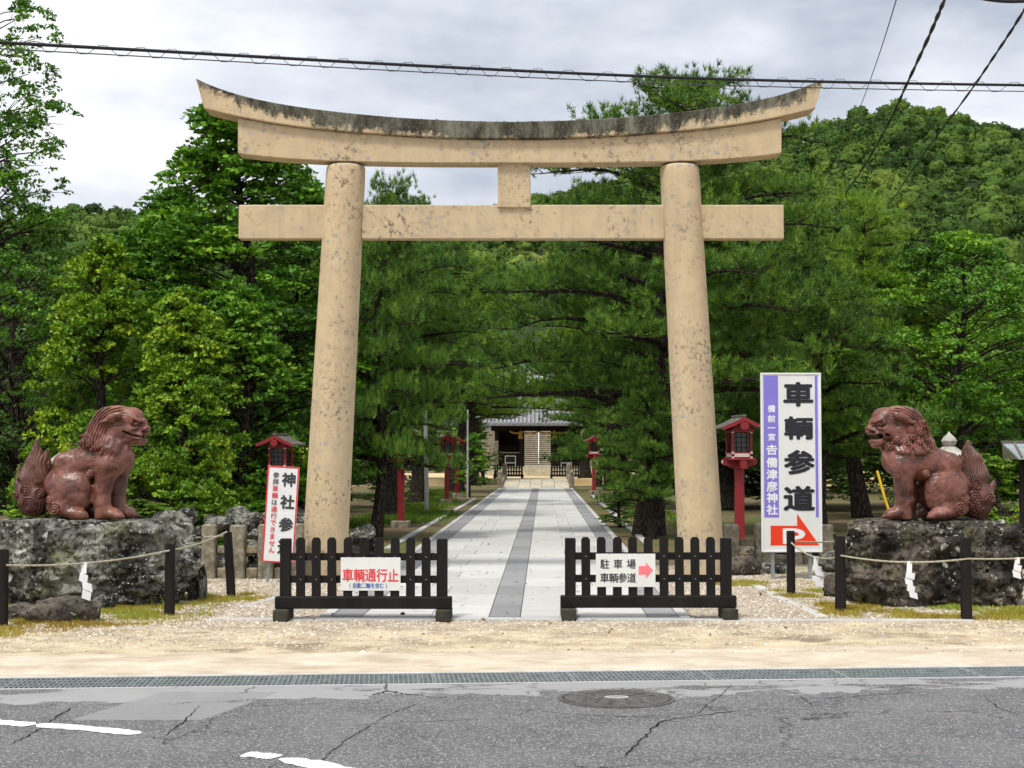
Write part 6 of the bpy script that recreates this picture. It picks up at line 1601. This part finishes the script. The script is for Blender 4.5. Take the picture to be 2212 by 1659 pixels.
# ------------------------------------------------------------------ gravel and grass (too many to count)
rg = np.random.default_rng(5)
def on_path(x, y):
    dx, dy = x - PO.x, y - PO.y; c_, s_ = math.cos(-PA), math.sin(-PA); lx = dx * c_ - dy * s_; ly = dx * s_ + dy * c_
    return (np.abs(lx) < 1.86) & (ly > -.12)
def scatter_gravel(N):
    x = rg.uniform(-5.5, 6.0, N); y = rg.uniform(12.6, 21.8, N)
    T_ = (y / 2 - 5.5) * .999 - (x + 3.54) * .0411
    dens = np.clip((T_ - .75 + .5 * fbm(np.stack([x, y, x * 0], 1) * .9, 3, 2)) / 1.5, .13, 1)
    ok = (rg.uniform(size=N) < dens) & ~on_path(x, y)
    x, y = x[ok], y[ok]; n = len(x); r = .006 + .013 * rg.uniform(size=n) ** 2.2
    base = np.array([(1, 0, 0), (0, 1, 0), (-1, 0, 0), (0, -1, 0), (0, 0, .8), (.7, .7, .45), (-.7, .6, .4)])[:5]
    a = rg.uniform(0, 6.28, n); ca, sa = np.cos(a), np.sin(a); V = np.zeros((n, 5, 3))
    for k, b in enumerate(base):
        bx = b[0] * rg.uniform(.8, 1.5, n); by = b[1] * rg.uniform(.6, 1.1, n)
        V[:, k, 0] = x + r * (bx * ca - by * sa); V[:, k, 1] = y + r * (bx * sa + by * ca); V[:, k, 2] = r * (b[2] * rg.uniform(.5, 1.1, n)) + .0005
    f = np.array([(0, 1, 4), (1, 2, 4), (2, 3, 4), (3, 0, 4)]); F = (f[None] + 5 * np.arange(n)[:, None, None]).reshape(-1, 3)
    T = np.repeat(np.clip(rg.normal(.5, .24, n), 0, 1), 5)
    return np_mesh("gravel", V.reshape(-1, 3), F, False, {'tint': T}), n
me, n = scatter_gravel(85000); tag(link("gravel", me, MT['pebble']), "loose beige gravel in the yard round the gate", "gravel", kind='stuff')
def grass(name, label, mat, patches, hgt, wd=.008):
    P_ = []; 
    for cx, cy, rx, ry_, N in patches:
        a = rg.uniform(0, 6.28, N); q = np.sqrt(rg.uniform(size=N)) * (.75 + .25 * rg.uniform(size=N)); x = cx + rx * q * np.cos(a)
        y = 2 * (cy + ry_ * q * np.sin(a))      # depths written in half metres
        d = fbm(np.stack([x, y, x * 0], 1) * 3.0, 3, 8); ok = (d + rg.normal(0, .25, N) > -.18) & ~on_path(x, y); P_.append(np.stack([x[ok], y[ok], d[ok]], 1))
    Q = np.concatenate(P_); n = len(Q); h = hgt * rg.uniform(.35, 1.25, n) * (1 + .5 * Q[:, 2]); a = rg.uniform(0, 6.28, n); w_ = wd * rg.uniform(.6, 1.4, n)
    b = np.stack([Q[:, 0], Q[:, 1], np.zeros(n)], 1); sd = np.stack([np.cos(a), np.sin(a), a * 0], 1) * w_[:, None]; ln = rg.normal(size=(n, 3)) * .45; ln[:, 2] = 1
    V = np.stack([b - sd, b + sd, b + ln * h[:, None]], 1).reshape(-1, 3); F = np.arange(3 * n).reshape(-1, 3)
    T = np.repeat(np.clip(.45 + .35 * fbm(np.stack([Q[:, 0], Q[:, 1], Q[:, 0] * 0], 1) * 1.3, 2, 4) + rg.normal(0, .15, n), 0, 1), 3)
    tag(link(name, np_mesh(name, V, F, False, {'tint': T}), MT[mat]), label, "grass", kind='stuff')
grass("dry_grass", "low yellow-green moss and grass round the boulders", 'grass_y',
      [(-4.6, 7.75, 1.7, .62, 21000), (-3.9, 8.2, .9, .38, 8000), (-3.25, 8.75, .6, .35, 4500), (-4.9, 7.1, 1.0, .35, 5000), (4.6, 7.95, 1.6, .42, 17000), (5.4, 7.8, .8, .4, 6000), (3.4, 9.0, .55, .30, 4000), (2.9, 9.7, .5, .25, 1800), (3.6, 8.3, .4, .25, 2000)], .035, .005)
gl = [(-2.7, 20.5, 1.3, 2.6, 9000), (-2.9, 26, 1.2, 4.0, 9000), (-3.3, 33, 1.6, 4.0, 6000), (-5.6, 12.2, 2.2, .8, 7000), (3.9, 20, 1.0, 3.0, 2500), (-4.6, 18.5, 1.6, 2.0, 5000)]
grass("green_grass", "fresh green grass on the verges beside the path", 'grass_g', gl, .10, .012)
# a few weeds
grass("weeds", "taller green weeds at the foot of the dark boulder", 'grass_g', [(4.05, 8.35, .25, .08, 90), (5.0, 8.35, .4, .08, 130), (-3.6, 8.05, .2, .1, 60), (4.5, 7.95, .12, .1, 70), (-5.2, 7.05, .25, .12, 160), (-4.2, 7.55, .15, .1, 80)], .17, .006)

# fallen leaves and needles blown against the edges
def litter(N):
    x = rg.normal(0, 3.2, N); y = 13.2 + rg.gamma(2.0, 4.5, N); n = len(x); a = rg.uniform(0, 6.28, n); r = rg.uniform(.012, .035, n); z = np.where(on_path(x, y), .036, .012) + rg.uniform(0, .012, n)
    c = np.stack([x, y, z], 1); t1 = np.stack([np.cos(a), np.sin(a), rg.normal(0, .25, n)], 1) * r[:, None]; t2 = np.stack([-np.sin(a), np.cos(a), rg.normal(0, .25, n)], 1) * (r * .5)[:, None]
    V = np.stack([c - t1, c + t2, c + t1, c - t2], 1).reshape(-1, 3); T = np.repeat(rg.uniform(0, 1, n), 4)
    return np_mesh("litter", V, np.arange(4 * n).reshape(-1, 4), False, {'tint': T})
tag(link("fallen_leaves", litter(650), m_leaf("dead_leaf", [(0, (.10, .055, .022)), (.5, (.22, .13, .05)), (1, (.34, .24, .09))], .1, .8)), "scattered brown fallen leaves on path and gravel", "leaves", kind='stuff')
